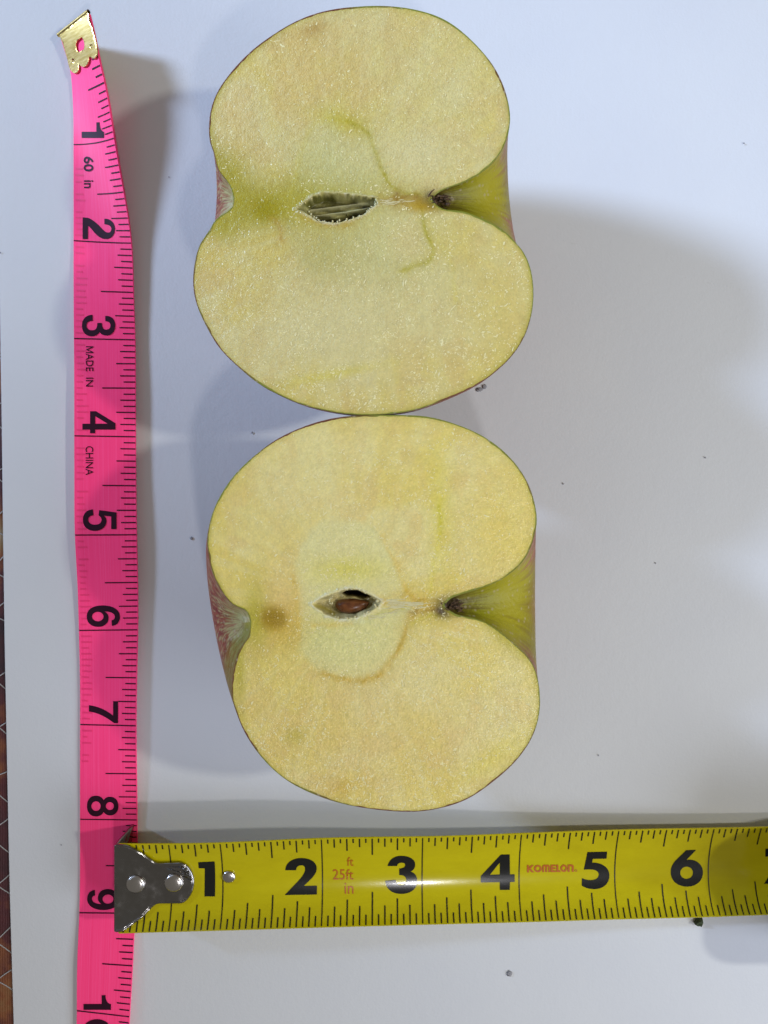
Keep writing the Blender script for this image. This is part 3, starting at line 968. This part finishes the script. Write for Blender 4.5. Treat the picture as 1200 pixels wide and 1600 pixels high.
def flesh_colour(x, y, A, edge, which):
    cx, cy = A['center']
    C = np.zeros(x.shape + (3,))
    r = np.hypot(x - cx, y - cy); th = np.arctan2(y - cy, x - cx)
    n0 = fbm(x / 95, y / 95, 5 + which) * 0.5 + 0.5
    n1_ = fbm(x / 34, y / 34, 31 + which) * 0.5 + 0.5
    n2_ = fbm(x / 9, y / 9, 47 + which)
    rad = fbm(th * 16 + 3, r / 120, 71 + which, 2)
    C[:] = PALE
    def mixc(col_, f):
        C[:] = C + (col_ - C) * np.clip(f, 0, 1)[..., None]
    mixc(YELL, 0.25 + 0.75 * sstep(0.3, 0.75, n0))
    mixc(TAN, 0.55 * sstep(0.5, 0.85, n1_))
    mixc(PALE * 1.03, 0.35 * sstep(0.1, 0.6, rad) * sstep(40, 110, r))
    mixc(TAN * np.array((.95, .95, .8)), 0.22 * sstep(0.05, 0.6, -rad) * sstep(40, 110, r))
    mixc(TAN * .94, 0.3 * sstep(0.15, 0.6, fbm(x / 20, y / 55, 83 + which, 3)))
    def blob(bx, by, sx, sy, col_, f, rot=0.0, pw=1.0):
        ca, sa = math.cos(rot), math.sin(rot)
        u = ((x - bx) * ca + (y - by) * sa) / sx; v = (-(x - bx) * sa + (y - by) * ca) / sy
        mixc(col_, min(1.0, f * 1.3) * np.exp(-0.5 * (u * u + v * v) ** pw))
    def vein(pts, wd, col_, f, jit=1.5):
        p = resample(pts, 22)
        d = seg_dist(x + jit * (vnoise(x / 7, y / 7, 3) + 1.6 * vnoise(x / 22, y / 22, 6)), y + jit * (vnoise(x / 7 + 9, y / 7, 4) + 1.6 * vnoise(x / 22, y / 22, 7)), p)
        mixc(col_, min(1.0, f * 1.35) * np.exp(-(d / wd) ** 2) * (0.66 + 0.34 * vnoise(x / 11, y / 11, 8)) * (0.85 + 0.3 * vnoise(x / 3, y / 3, 9)))
        mixc(col_, 0.22 * f * np.exp(-(d / (wd * 3.2)) ** 2))
    def zone(pts, col_, f, soft):
        p = resample(pts, 90, True)
        mixc(col_, f * sstep(-soft, soft, sdist(x + 5 * vnoise(x / 20, y / 20, 21), y + 5 * vnoise(x / 20, y / 20, 22), p)))
    if which == 0:
        zone([(452, 300), (465, 250), (480, 205), (520, 182), (560, 196), (585, 225), (602, 275), (640, 305), (662, 350), (670, 395), (640, 420), (560, 440), (490, 430), (450, 380), (440, 330)], CORE, .42, 10)
        blob(528, 326, 82, 30, OLIVE * 1.25, .36); blob(545, 282, 60, 12, VEIN * 1.1, .42); blob(470, 312, 26, 20, OLIVE, .45); blob(640, 345, 40, 20, PALE, .35); blob(560, 420, 75, 50, LGREEN, .36); blob(510, 400, 30, 30, OLIVE, .28); blob(520, 285, 45, 26, OLIVE, .42); blob(540, 250, 60, 45, CORE, .7)
        blob(415, 325, 24, 17, OCH * np.array((.9, 1.25, 1.2)), .85); blob(372, 315, 28, 30, OLIVE, .8); blob(440, 320, 60, 22, GREEN, .7); blob(360, 275, 20, 34, GREEN, .8); blob(345, 350, 22, 18, GREEN, .75); blob(345, 250, 8, 40, OLIVE, .4, -0.4)
        blob(488, 47, 16, 8, BROWN * 1.5, .75, -0.4); blob(480, 60, 30, 16, TAN * .9, .4); blob(520, 180, 42, 12, VEIN * 1.35, .35, .2); blob(545, 195, 22, 12, VEIN * 1.3, .55, .5)
        blob(480, 520, 60, 40, PALE, .8); blob(560, 500, 80, 60, PALE, .55); blob(690, 120, 70, 80, PALE, .4); blob(650, 240, 50, 30, PALE, .9)
        blob(520, 585, 50, 6, VEIN * 1.6, .35, -0.2); blob(780, 480, 40, 60, YELL, .6); blob(560, 110, 14, 90, TAN, .35, .1); blob(470, 110, 40, 60, PINKT, .35); blob(370, 180, 25, 45, PINKT, .35)
        blob(640, 375, 22, 26, PINKT * 1.02, .7); blob(640, 375, 45, 45, CORE, .35)
        vein([(545, 190), (570, 205), (583, 225), (590, 250), (601, 275), (612, 290), (628, 300), (655, 305)], 3.4, VEIN, .85)
        vein([(545, 190), (520, 185), (495, 188), (478, 215), (468, 250), (455, 300)], 4, VEIN * 1.4, .22)
        vein([(655, 312), (659, 335), (663, 355), (672, 378), (675, 398), (668, 410), (655, 414), (628, 425)], 3.6, VEIN * 1.05, .75)
        vein([(668, 345), (690, 385), (708, 425), (712, 470)], 4, VEIN * 1.5, .2)
        vein([(640, 325), (615, 350), (600, 375), (592, 410)], 4, CORE * 1.1, .4)
        vein([(365, 312), (400, 320), (440, 328)], 8, VEIN, .4)
        vein([(400, 322), (425, 340), (438, 358), (440, 376)], 3.5, BROWN * 1.5, .55)
        vein([(470, 306), (520, 300), (590, 306), (640, 308)], 4.5, OLIVE * 1.2, .5)
        vein([(600, 310), (640, 312), (676, 312)], 7, BROWN * 1.25, .7, 3); vein([(617, 300), (616, 312), (640, 320), (660, 318)], 4, BROWN, .65, 3)
        vein([(470, 335), (490, 348), (520, 354), (550, 350)], 5, OCH * 1.2, .45)
        blob(660, 322, 22, 7, OCH * 1.2, .7)
        blob(686, 312, 16, 9, DARK, .95)
        core = [(462, 326), (474, 318), (487.5, 307), (505, 301.5), (529.5, 302.5), (557.5, 305.5), (586.5, 309), (590, 319), (572, 332), (551, 342.5), (523, 349.5), (501, 346), (483, 337)]
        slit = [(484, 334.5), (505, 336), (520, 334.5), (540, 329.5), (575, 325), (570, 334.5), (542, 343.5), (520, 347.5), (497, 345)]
        ridge = [[(470, 330), (500, 330), (540, 325), (584, 317)], [(480, 322), (520, 317), (560, 312), (586, 314)]]
    else:
        zone([(466, 935), (463, 890), (472, 850), (492, 822), (530, 811), (572, 820), (603, 850), (621, 890), (634, 930), (640, 960), (628, 1005), (610, 1038), (580, 1060), (540, 1064), (505, 1054), (480, 1030), (467, 990)], np.array((.81, .765, .36)), .7, 6.5)
        blob(445, 985, 26, 20, OCH * 1.4, .35); blob(545, 890, 40, 14, OLIVE * 1.7, .5); blob(545, 990, 55, 28, LGREEN * 1.2, .6); blob(560, 1010, 60, 40, CORE * 1.05, .75, 0, 2)
        blob(425, 965, 20, 17, OCH, .92, 0, 1.6); blob(440, 960, 18, 30, OCH * 1.3, .5); blob(400, 965, 14, 40, GREEN, .75); blob(440, 920, 20, 34, PINKT, .45); blob(375, 1050, 6, 40, GREEN, .6)
        blob(780, 830, 40, 60, YELL * np.array((1.02, .98, .8)), .6); blob(690, 810, 14, 90, VEIN * 1.55, .3, -.05); blob(762, 1190, 60, 14, VEIN * 1.6, .35, -.6); blob(800, 1060, 20, 40, PALE, .5)
        blob(540, 1230, 14, 9, OCH * 1.3, .45, -.5); blob(480, 760, 60, 60, PALE, .5); blob(620, 1060, 60, 50, PALE, .4); blob(590, 1150, 120, 60, TAN, .3); blob(460, 1150, 14, 10, GREEN, .4)
        blob(765, 930, 60, 10, GREEN, .7, -.35); blob(790, 1000, 40, 8, GREEN, .55, .7)
        vein([(598, 838), (612, 868), (624, 895), (638, 928), (655, 940)], 3.5, OCH * 1.5, .4)
        vein([(690, 780), (688, 820), (682, 860), (676, 900), (672, 930)], 4, VEIN * 1.5, .4); vein([(688, 790), (686, 835)], 2.5, VEIN * 1.3, .6)
        vein([(660, 948), (640, 965), (632, 985), (625, 1010), (612, 1035), (595, 1055), (575, 1063), (540, 1062), (505, 1050)], 5.5, OCH * 1.25, .72)
        vein([(640, 955), (632, 985), (618, 1024)], 2.5, OCH * 1.1, .5)
        vein([(595, 940), (640, 942), (690, 945)], 11, OCH * 1.35, .62, 5); vein([(650, 940), (690, 932)], 4, OCH, .5, 3); vein([(640, 955), (690, 950)], 3, BROWN, .55, 3)
        vein([(690, 960), (660, 965), (642, 975)], 2.5, VEIN * 1.3, .5); vein([(460, 900), (464, 950), (466, 1000)], 4, OCH * 1.4, .35)
        vein([(540, 972), (580, 966), (620, 955), (640, 950)], 5, WHITE * np.array((.9, .95, .7)), .6); vein([(575, 966), (610, 955), (635, 948)], 2, OLIVE * 1.4, .6)
        vein([(488, 975), (520, 978), (550, 974)], 4, OCH * 1.5, .4)
        blob(703, 946, 15, 10, DARK, .95); blob(691, 954, 8, 8, DARK * 2, .85)
        core = [(486, 944), (501, 934), (516, 928.5), (536, 921), (548, 919.5), (562, 921), (580, 930), (597, 939), (590, 949), (580, 955), (556, 965.5), (532, 968), (510, 962)]
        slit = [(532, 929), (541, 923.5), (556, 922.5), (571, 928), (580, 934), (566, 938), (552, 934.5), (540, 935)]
        ridge = [[(490, 946), (505, 952), (522, 962)], [(492, 962), (505, 965), (515, 968)]]
    if which:
        blob(427, 966, 18, 15, OCH * .8, 1, 0, 1.8)
    else:
        blob(415, 326, 19, 14, np.array((.44, .36, .008)), .85, 0, 1.6)
    # skin-side tint of the cut edge
    gq = 0.5 + 0.5 * np.sin(th * 2 + 0.6 + which)
    mixc(GREEN, (0.35 + 0.4 * gq) * np.exp(-(edge / 7.0) ** 1.5))
    mixc(OLIVE, 0.5 * np.exp(-(edge / 2.2) ** 1.5))
    n3_ = 0.8 * vnoise(x / 2.4, y / 2.4, 61 + which) + vnoise(x / 1.5, y / 1.5, 62 + which)
    C *= np.array((0.88, 0.865, 0.90)) if which == 0 else np.array((1.0, 0.98, 0.95))  # halves tinted apart: exposure difference put into the flesh colour
    C *= (1 + 0.035 * n2_ + 0.07 * n3_)[..., None]
    # seed chamber: slit and upper walls painted dark for the shade of the recess
    jx, jy = x + 1.6 * vnoise(x / 3.1, y / 3.1, 91), y + 1.6 * vnoise(x / 3.1, y / 3.1, 92)
    dc = sdist(jx, jy, core); ds = sdist(jx, jy, slit); dcc = sdist(x + .8 * vnoise(x / 9, y / 9, 93), y + .8 * vnoise(x / 9, y / 9, 94), core); dss = sdist(x + .8 * vnoise(x / 7, y / 7, 95), y, slit)
    dz = np.zeros(x.shape)
    rim = np.exp(-((dc + 1.0) / 2.4) ** 2)
    mixc(WHITE, rim * (0.55 + 0.45 * vnoise(x / 6, y / 6, 55)) * (0.75 if which else 0.6))
    ins = sstep(0.0, 2.0, dc)
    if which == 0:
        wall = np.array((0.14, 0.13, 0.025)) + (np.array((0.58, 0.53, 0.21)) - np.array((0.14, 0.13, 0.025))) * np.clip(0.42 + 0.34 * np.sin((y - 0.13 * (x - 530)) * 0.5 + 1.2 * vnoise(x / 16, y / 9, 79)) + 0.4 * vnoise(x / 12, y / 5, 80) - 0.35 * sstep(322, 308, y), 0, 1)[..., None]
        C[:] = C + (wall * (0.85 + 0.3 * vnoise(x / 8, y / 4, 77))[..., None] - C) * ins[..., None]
        dz -= 0.11 * sstep(0, 6, dcc)
    else:
        wall = np.array((0.72, 0.62, 0.30)) * (0.8 + 0.35 * vnoise(x / 7, y / 5, 78))[..., None]
        C[:] = C + (wall - C) * (ins * 0.9)[..., None]
        dz -= 0.12 * sstep(0, 8, dcc)
    for rg in ridge:
        d = seg_dist(x, y, rg)
        e_ = np.exp(-(d / 1.8) ** 2) * ins
        mixc(WHITE * np.array((.95, .95, .75)) if which == 0 else OLIVE, e_ * 0.7)
        dz += (0.025 if which == 0 else -0.01) * e_
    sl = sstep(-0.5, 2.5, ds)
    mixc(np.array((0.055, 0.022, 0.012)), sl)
    dz -= 0.28 * sstep(-0.5, 3.5, dss) * (1 if which == 0 else 0.8)
    dz += 0.008 * rim
    dz += 0.0016 * vnoise(x / 3.2, y / 3.2, 101) + 0.0018 * vnoise(x / 7, y / 7, 103)   # cut cells
    dz -= 0.012 * np.exp(-((x - (686 if which == 0 else 700)) ** 2 + (y - (312 if which == 0 else 948)) ** 2) / 160.0)
    return C, dz


def build_apple(A, which, label):
    root = empty('apple_half', (0, 0, 0), label, 'apple half', 'two halves of one cut apple')
    NP = 150
    up = resample(A['upper'], NP); lo = resample(A['lower'], NP)
    # ---- cut face: rings from the core out to the outline
    loop = np.vstack([up, lo[::-1][1:-1]])
    NB = 960
    lp = resample(loop, NB, True) if False else None
    L = np.r_[0, np.cumsum(np.hypot(*np.diff(np.vstack([loop, loop[:1]]), axis=0).T))]
    t = np.linspace(0, L[-1], NB, endpoint=False)
    lc = np.vstack([loop, loop[:1]])
    out = np.stack([np.interp(t, L, lc[:, 0]), np.interp(t, L, lc[:, 1])], -1)
    tang = np.roll(out, -1, 0) - np.roll(out, 1, 0)
    tang /= np.linalg.norm(tang, axis=1, keepdims=True)
    nrm = np.stack([tang[:, 1], -tang[:, 0]], -1)
    if np.mean(((out - np.array(A['center'])) * nrm).sum(1)) < 0:
        nrm = -nrm
    wob = 0.6 * vnoise(t / 9, t * 0, 13)[:, None] + 0.35 * vnoise(t / 3, t * 0 + 4, 14)[:, None]
    flesh_edge = out - nrm * (1.8 + wob + 0.9 * vnoise(t / 60, t * 0 + 2, 15)[:, None])
    NR = 235
    fr = np.linspace(0.004, 1, NR)
    cen = np.array(A['center'], float)
    G2 = cen + (flesh_edge[:, None, :] - cen) * fr[None, :, None]
    x, y = G2[..., 0], G2[..., 1]
    edge = np.linalg.norm(out[:, None, :] - G2, axis=-1)
    C, dz = flesh_colour(x, y, A, edge, which)
    dz[:, -1] = 0; dz[:, -2] *= 0.5
    V = a3(x, y, dz)
    me = grid_mesh('flesh', V, close_u=True)
    set_color(me, C)
    flesh = link('flesh', me, FLESH, root)
    # ---- skin: the outline's two profiles swept round the core line, 0..180 degrees below the cut
    NT = 91
    th = np.linspace(0, math.pi, NT)
    tt = np.linspace(0, 1, NP)
    ax0, ax1 = np.array(A['upper'][0]), np.array(A['upper'][-1])
    def axis_y(px): return ax0[1] + (px - ax0[0]) * (ax1[1] - ax0[1]) / (ax1[0] - ax0[0])
    wgt = (1 - np.cos(th)) / 2
    sx = up[None, :, 0] * (1 - wgt[:, None]) + lo[None, :, 0] * wgt[:, None]
    ru = np.abs(up[:, 1] - axis_y(up[:, 0])); rl = np.abs(lo[:, 1] - axis_y(lo[:, 0]))
    rr = ru[None] * (1 - wgt[:, None]) + rl[None] * wgt[:, None]
    s1 = np.sin(th)[:, None]
    sx = sx - A['bl'] * s1 * np.exp(-((tt - 0.17) / 0.16) ** 2)[None] + A['br'] * s1 * np.exp(-((tt - 0.82) / 0.13) ** 2)[None]
    ycen = axis_y(sx)
    pyy = ycen - np.cos(th)[:, None] * rr
    mid = rr[NT // 2].max() * KC
    kz = (AH - 0.004) / mid
    lob = 1 + 0.012 * np.sin(5 * th[:, None] + 1.0) * s1
    V = np.stack([(sx - 600) * KC, (800 - pyy) * KC, AH - s1 * rr * KC * kz * np.where(lob > 1, 1, lob)], -1)
    V[0, :, :2] = a3(up[:, 0], up[:, 1])[:, :2]; V[-1, :, :2] = a3(lo[:, 0], lo[:, 1])[:, :2]
    # colour of the skin
    T = np.repeat(tt[None], NT, 0); TH = np.repeat(th[:, None], NP, 1)
    red = np.array((0.31, 0.085, 0.04)); deep = np.array((0.17, 0.03, 0.025)); grn = np.array((0.23, 0.225, 0.005)); ygrn = np.array((0.36, 0.31, 0.010)); pal = np.array((0.50, 0.47, 0.20)); prp = np.array((0.42, 0.17, 0.095))
    S = np.zeros(V.shape)
    stre = fbm(TH * 22, T * 5, 201 + which, 3)
    S[:] = red
    def mx(col_, f): S[:] = S + (col_ - S) * np.clip(f, 0, 1)[..., None]
    mx(deep, 0.7 * sstep(0.0, 0.8, stre)); mx(prp, 0.6 * sstep(0.1, 0.8, -stre))
    gpatch = sstep(0.15, 0.7, vnoise(TH * 1.6 + 5 * which, T * 3 + 2, 207) + (0.25 if which else 0.1))
    mx(grn * 1.1, 0.75 * gpatch * sstep(0.25, 0.5, T))
    mx(ygrn * 1.15, sstep(0.83, 0.88, T + 0.02 * stre)); mx(grn, sstep(0.89, 0.96, T) * 0.8)
    mx(np.array((0.17, 0.10, 0.015)), 0.35 * sstep(0.2, 0.9, fbm(TH * 9, T * 18, 215, 3)) * sstep(0.82, 0.88, T))
    mx(np.array((0.36, 0.33, 0.04)), 0.35 * sstep(0.3, 0.9, fbm(TH * 8 + 4, T * 14, 216, 3)) * sstep(0.84, 0.90, T))
    mx(np.array((0.10, 0.06, 0.015)), 0.8 * sstep(0.93, 0.985, T + 0.02 * stre))
    mx(np.array((0.06, 0.035, 0.012)), sstep(0.975, 0.995, T))
    mx(pal, sstep(0.06, 0.012, T + 0.022 * fbm(TH * 14, T * 60, 221, 3)) * 0.85)
    mx(pal, 0.85 * sstep(0.2, 0.5, vnoise(TH * 34, T * 130, 223)) * sstep(0.18, 0.05, T))
    mx(np.array((0.20, 0.16, 0.05)), 0.6 * sstep(0.3, 0.6, vnoise(TH * 25 + 7, T * 160, 226)) * sstep(0.08, 0.03, T))
    mx(deep, 0.6 * sstep(0.3, 0.8, vnoise(TH * 19, T * 60, 224)) * sstep(0.02, 0.06, T) * sstep(0.2, 0.1, T))
    mx(grn, 0.6 * sstep(2.2, 2.7, TH) * sstep(0.22, 0.1, T))
    me = grid_mesh('skin', V)
    set_color(me, S)
    skin = link('skin', me, SKIN, root)
    # ---- cut rim of the skin, a thin band round the flesh
    tilt = np.stack([a3(flesh_edge[:, 0], flesh_edge[:, 1], 0.0), a3(out[:, 0] - nrm[:, 0] * .6, out[:, 1] - nrm[:, 1] * .6, 0.003), a3(out[:, 0], out[:, 1], 0.0)], 1)
    me = grid_mesh('skin_rim', tilt, close_u=True)
    ang = np.arctan2(out[:, 1] - cen[1], out[:, 0] - cen[0])
    q_ = fbm(ang * 2.2 + 8, ang * 0 + which * 3, 231, 3)
    rc = np.zeros((NB, 3))
    rc[:] = np.array((0.17, 0.055, 0.022))
    gmask = sstep(-0.2, 0.5, q_)
    gmask = np.maximum(gmask, np.exp(-((ang - 0.0) / 0.55) ** 2)); gmask = np.maximum(gmask, np.exp(-((np.abs(ang) - math.pi) / 0.35) ** 2))
    rc += (np.array((0.24, 0.25, 0.03)) - rc) * gmask[:, None]
    set_color(me, np.repeat(rc[:, None], 3, 1))
    link('skin_rim', me, SKIN, skin)
    # ---- dark fibres left of the stem at the bottom of the stem cavity
    bm = bmesh.new()
    r_ = random.Random(5 + which)
    tip_ = np.array(A['upper'][-1])
    for k in range(46):
        p = tip_ + np.array((r_.uniform(-6, 24), r_.gauss(0, 5.0)))
        zt = r_.uniform(-0.05, 0.02)
        d = np.array((r_.uniform(4, 12), r_.gauss(0, 4)))
        a_ = a3(p[0], p[1], zt); b_ = a3(p[0] + d[0], p[1] + d[1], zt - r_.uniform(-0.01, 0.08)); c_ = (a_ + b_) / 2 + np.array((0, r_.uniform(-.01, .01), r_.uniform(0, .015)))
        rad_ = r_.uniform(0.003, 0.009)
        tb = tube([a_, c_, b_], [rad_, rad_, rad_ * .5], 5)
        bm.from_mesh(tb); bpy.data.meshes.remove(tb)
    me = bpy.data.meshes.new('stem_fibres'); bm.to_mesh(me); bm.free()
    link('stem_fibres', me, FIBRE, root, kind='stuff')
    return root, flesh


topA, _ = build_apple(UP_A, 0, 'upper apple half, its seed chamber open with pale ridges and no whole seed visible')
lowA, _ = build_apple(LO_A, 1, 'lower apple half next to the yellow tape, one brown seed showing in its core')


def seed(pts, depth, hgt, parent, rot=0.0):
    """teardrop seed traced in photo px at the chamber floor"""
    p = resample(pts, 48, True)
    cen = p.mean(0)
    rows = []
    for f_, z_ in ((1.0, -0.4), (1.0, 0.0), (0.96, 0.3), (0.86, 0.55), (0.68, 0.78), (0.42, 0.94), (0.16, 1.0), (0.01, 1.0)):
        qx = cen + (p - cen) * f_
        rows.append(a3(qx[:, 0], qx[:, 1], depth + hgt * z_))
    V = np.array(rows).transpose(1, 0, 2)
    me = grid_mesh('seed', V, close_u=True)
    bm = bmesh.new(); bm.from_mesh(me); bmesh.ops.recalc_face_normals(bm, faces=bm.faces[:]); bm.to_mesh(me); bm.free()
    return link('seed', me, SEED, parent)




def flecks(A, which, parent, count):
    """tiny pale pulp slivers on the cut face, coloured to stand in for wet glints"""
    r_ = np.random.default_rng(40 + which)
    poly = np.vstack([resample(A['upper'], 90), resample(A['lower'], 90)[::-1][1:-1]])
    lo_, hi_ = poly.min(0), poly.max(0)
    V, Fc = [], []
    n_ = 0
    while n_ < count:
        q_ = r_.uniform(lo_, hi_, (4000, 2))
        d = sdist(q_[:, 0], q_[:, 1], poly)
        dens = 0.42 + 0.45 * fbm(q_[:, 0] / 60, q_[:, 1] / 60, 300 + which) + 0.45 * vnoise(q_[:, 0] / 13, q_[:, 1] / 13, 310) - 0.5 * sstep(90, 20, np.abs(q_[:, 0] - A['upper'][0][0])) * sstep(60, 10, np.abs(q_[:, 1] - A['upper'][0][1]))
        cy_ = (q_[:, 1] - lo_[1]) / (hi_[1] - lo_[1])
        dens = dens * (0.55 + 0.6 * sstep(0.3, 0.8, cy_)) * (1 - 0.55 * sstep(0.7, 1.0, (q_[:, 0] - lo_[0]) / (hi_[0] - lo_[0])) * (cy_ < 0.6))
        ok = (d > 5) & (r_.uniform(0, 1, len(d)) < dens) & (np.hypot((q_[:, 0] - A['center'][0] - 5) / 62, (q_[:, 1] - A['center'][1]) / 26) > 1)
        for cx_, cy2 in q_[ok]:
            if n_ >= count: break
            n_ += 1
            ln = 0.6 + r_.exponential(0.5); wd = min(ln, r_.uniform(0.42, 0.85)); bg_ = r_.uniform(1.5, 2.3) if r_.random() < 0.09 else 1.0; ln *= bg_; wd *= (1 + bg_) / 2; ht = wd * r_.uniform(0.5, 1.0); an = r_.uniform(0, math.pi); bend = r_.uniform(-.5, .5) * ln
            ca, sa = math.cos(an), math.sin(an)
            o_ = len(V)
            for u, k in ((-1, .35), (-.4, 1), (.4, 1), (1, .35)):
                for sgn, hz_ in ((-1, 0), (0, 1), (1, 0)):
                    lx, ly = u * ln, sgn * wd * k + bend * (1 - u * u) * .6
                    V.append(a3(np.array(cx_ + lx * ca - ly * sa), np.array(cy2 + lx * sa + ly * ca), 0.0 + hz_ * ht * k * KC))
            for i in range(3):
                for j in range(2):
                    a_ = o_ + i * 3 + j
                    Fc.append((a_, a_ + 1, a_ + 4, a_ + 3))
    me = mesh_from('glint_flecks', V, Fc)
    bm = bmesh.new(); bm.from_mesh(me)
    bmesh.ops.reverse_faces(bm, faces=[f_ for f_ in bm.faces if f_.normal.z < 0])
    bm.to_mesh(me); bm.free()
    link('glint_flecks', me, GLINT, parent, kind='stuff')


flecks(UP_A, 0, topA, 4200)
flecks(LO_A, 1, lowA, 4600)
seed([(522.5, 947), (528, 940), (540, 938), (553, 937.5), (566, 940), (576, 943.5), (575, 948), (565, 956), (552, 960), (538, 960.5), (526, 955)], -0.105, 0.06, lowA)
seed([(503, 340), (512, 337.5), (524, 337), (534, 337.5), (540, 339), (532, 342), (518, 344.5), (507, 343.5)], -0.16, 0.03, topA)


# torn white membrane round the chambers
def membrane(pts, parent, seed_):
    r_ = random.Random(seed_)
    bm = bmesh.new()
    p = resample(pts, 150, True)
    cen = p.mean(0)
    for k in range(150):
        if r_.random() < 0.62:
            continue
        d = (p[k] - cen) / np.linalg.norm(p[k] - cen)
        a0 = p[k] + d * r_.uniform(-1.5, 2.5)
        tg = np.array((-d[1], d[0])) * r_.uniform(-3, 3)
        a_ = a3(*a0, r_.uniform(-0.02, 0.006)); b_ = a3(*(a0 + tg - d * r_.uniform(0, 2.5)), r_.uniform(-0.03, 0.012)); c_ = (a_ + b_) / 2 + np.array((0, 0, .006))
        tb = tube([a_, c_, b_], [0.005, 0.007, 0.003], 5)
        bm.from_mesh(tb); bpy.data.meshes.remove(tb)
    me = bpy.data.meshes.new('core_membrane'); bm.to_mesh(me); bm.free()
    link('core_membrane', me, MEMBRANE, parent, kind='stuff')


membrane([(520, 927), (536, 921), (548, 919.5), (562, 921), (580, 930), (590, 940), (580, 954), (556, 965), (540, 968), (526, 964), (518, 948)], lowA, 3)


def strands(parent, a, b, n_, spread, seed_):
    r_ = random.Random(seed_)
    bm = bmesh.new()
    a, b = np.array(a, float), np.array(b, float)
    for k in range(n_):
        t0 = r_.uniform(0, .6); t1 = min(1, t0 + r_.uniform(.15, .5))
        o1, o2 = r_.gauss(0, spread * (1 - t0 * .6)), r_.gauss(0, spread * (1 - t1 * .6))
        p0 = a + (b - a) * t0 + (0, o1); p1 = a + (b - a) * t1 + (0, (o1 + o2) / 2)
        pm = (p0 + p1) / 2 + (0, r_.gauss(0, 2.2))
        rad_ = r_.uniform(0.0022, 0.0046)
        tb = tube([a3(p0[0], p0[1], -.005), a3(pm[0], pm[1], .0015), a3(p1[0], p1[1], -.005)], [rad_ * .6, rad_, rad_ * .4], 5)
        bm.from_mesh(tb); bpy.data.meshes.remove(tb)
    me = bpy.data.meshes.new('core_strands'); bm.to_mesh(me); bm.free()
    link('core_strands', me, MEMBRANE, parent, kind='stuff')


strands(lowA, (586, 943), (684, 943), 46, 5.5, 8)
strands(lowA, (565, 968), (640, 950), 12, 2.0, 9)
strands(topA, (584, 318), (655, 313), 18, 3.5, 10)
membrane([(487, 335), (500, 345), (523, 349.5), (551, 343), (572, 332), (588, 319), (575, 330), (550, 341), (523, 347), (501, 344)], topA, 4)
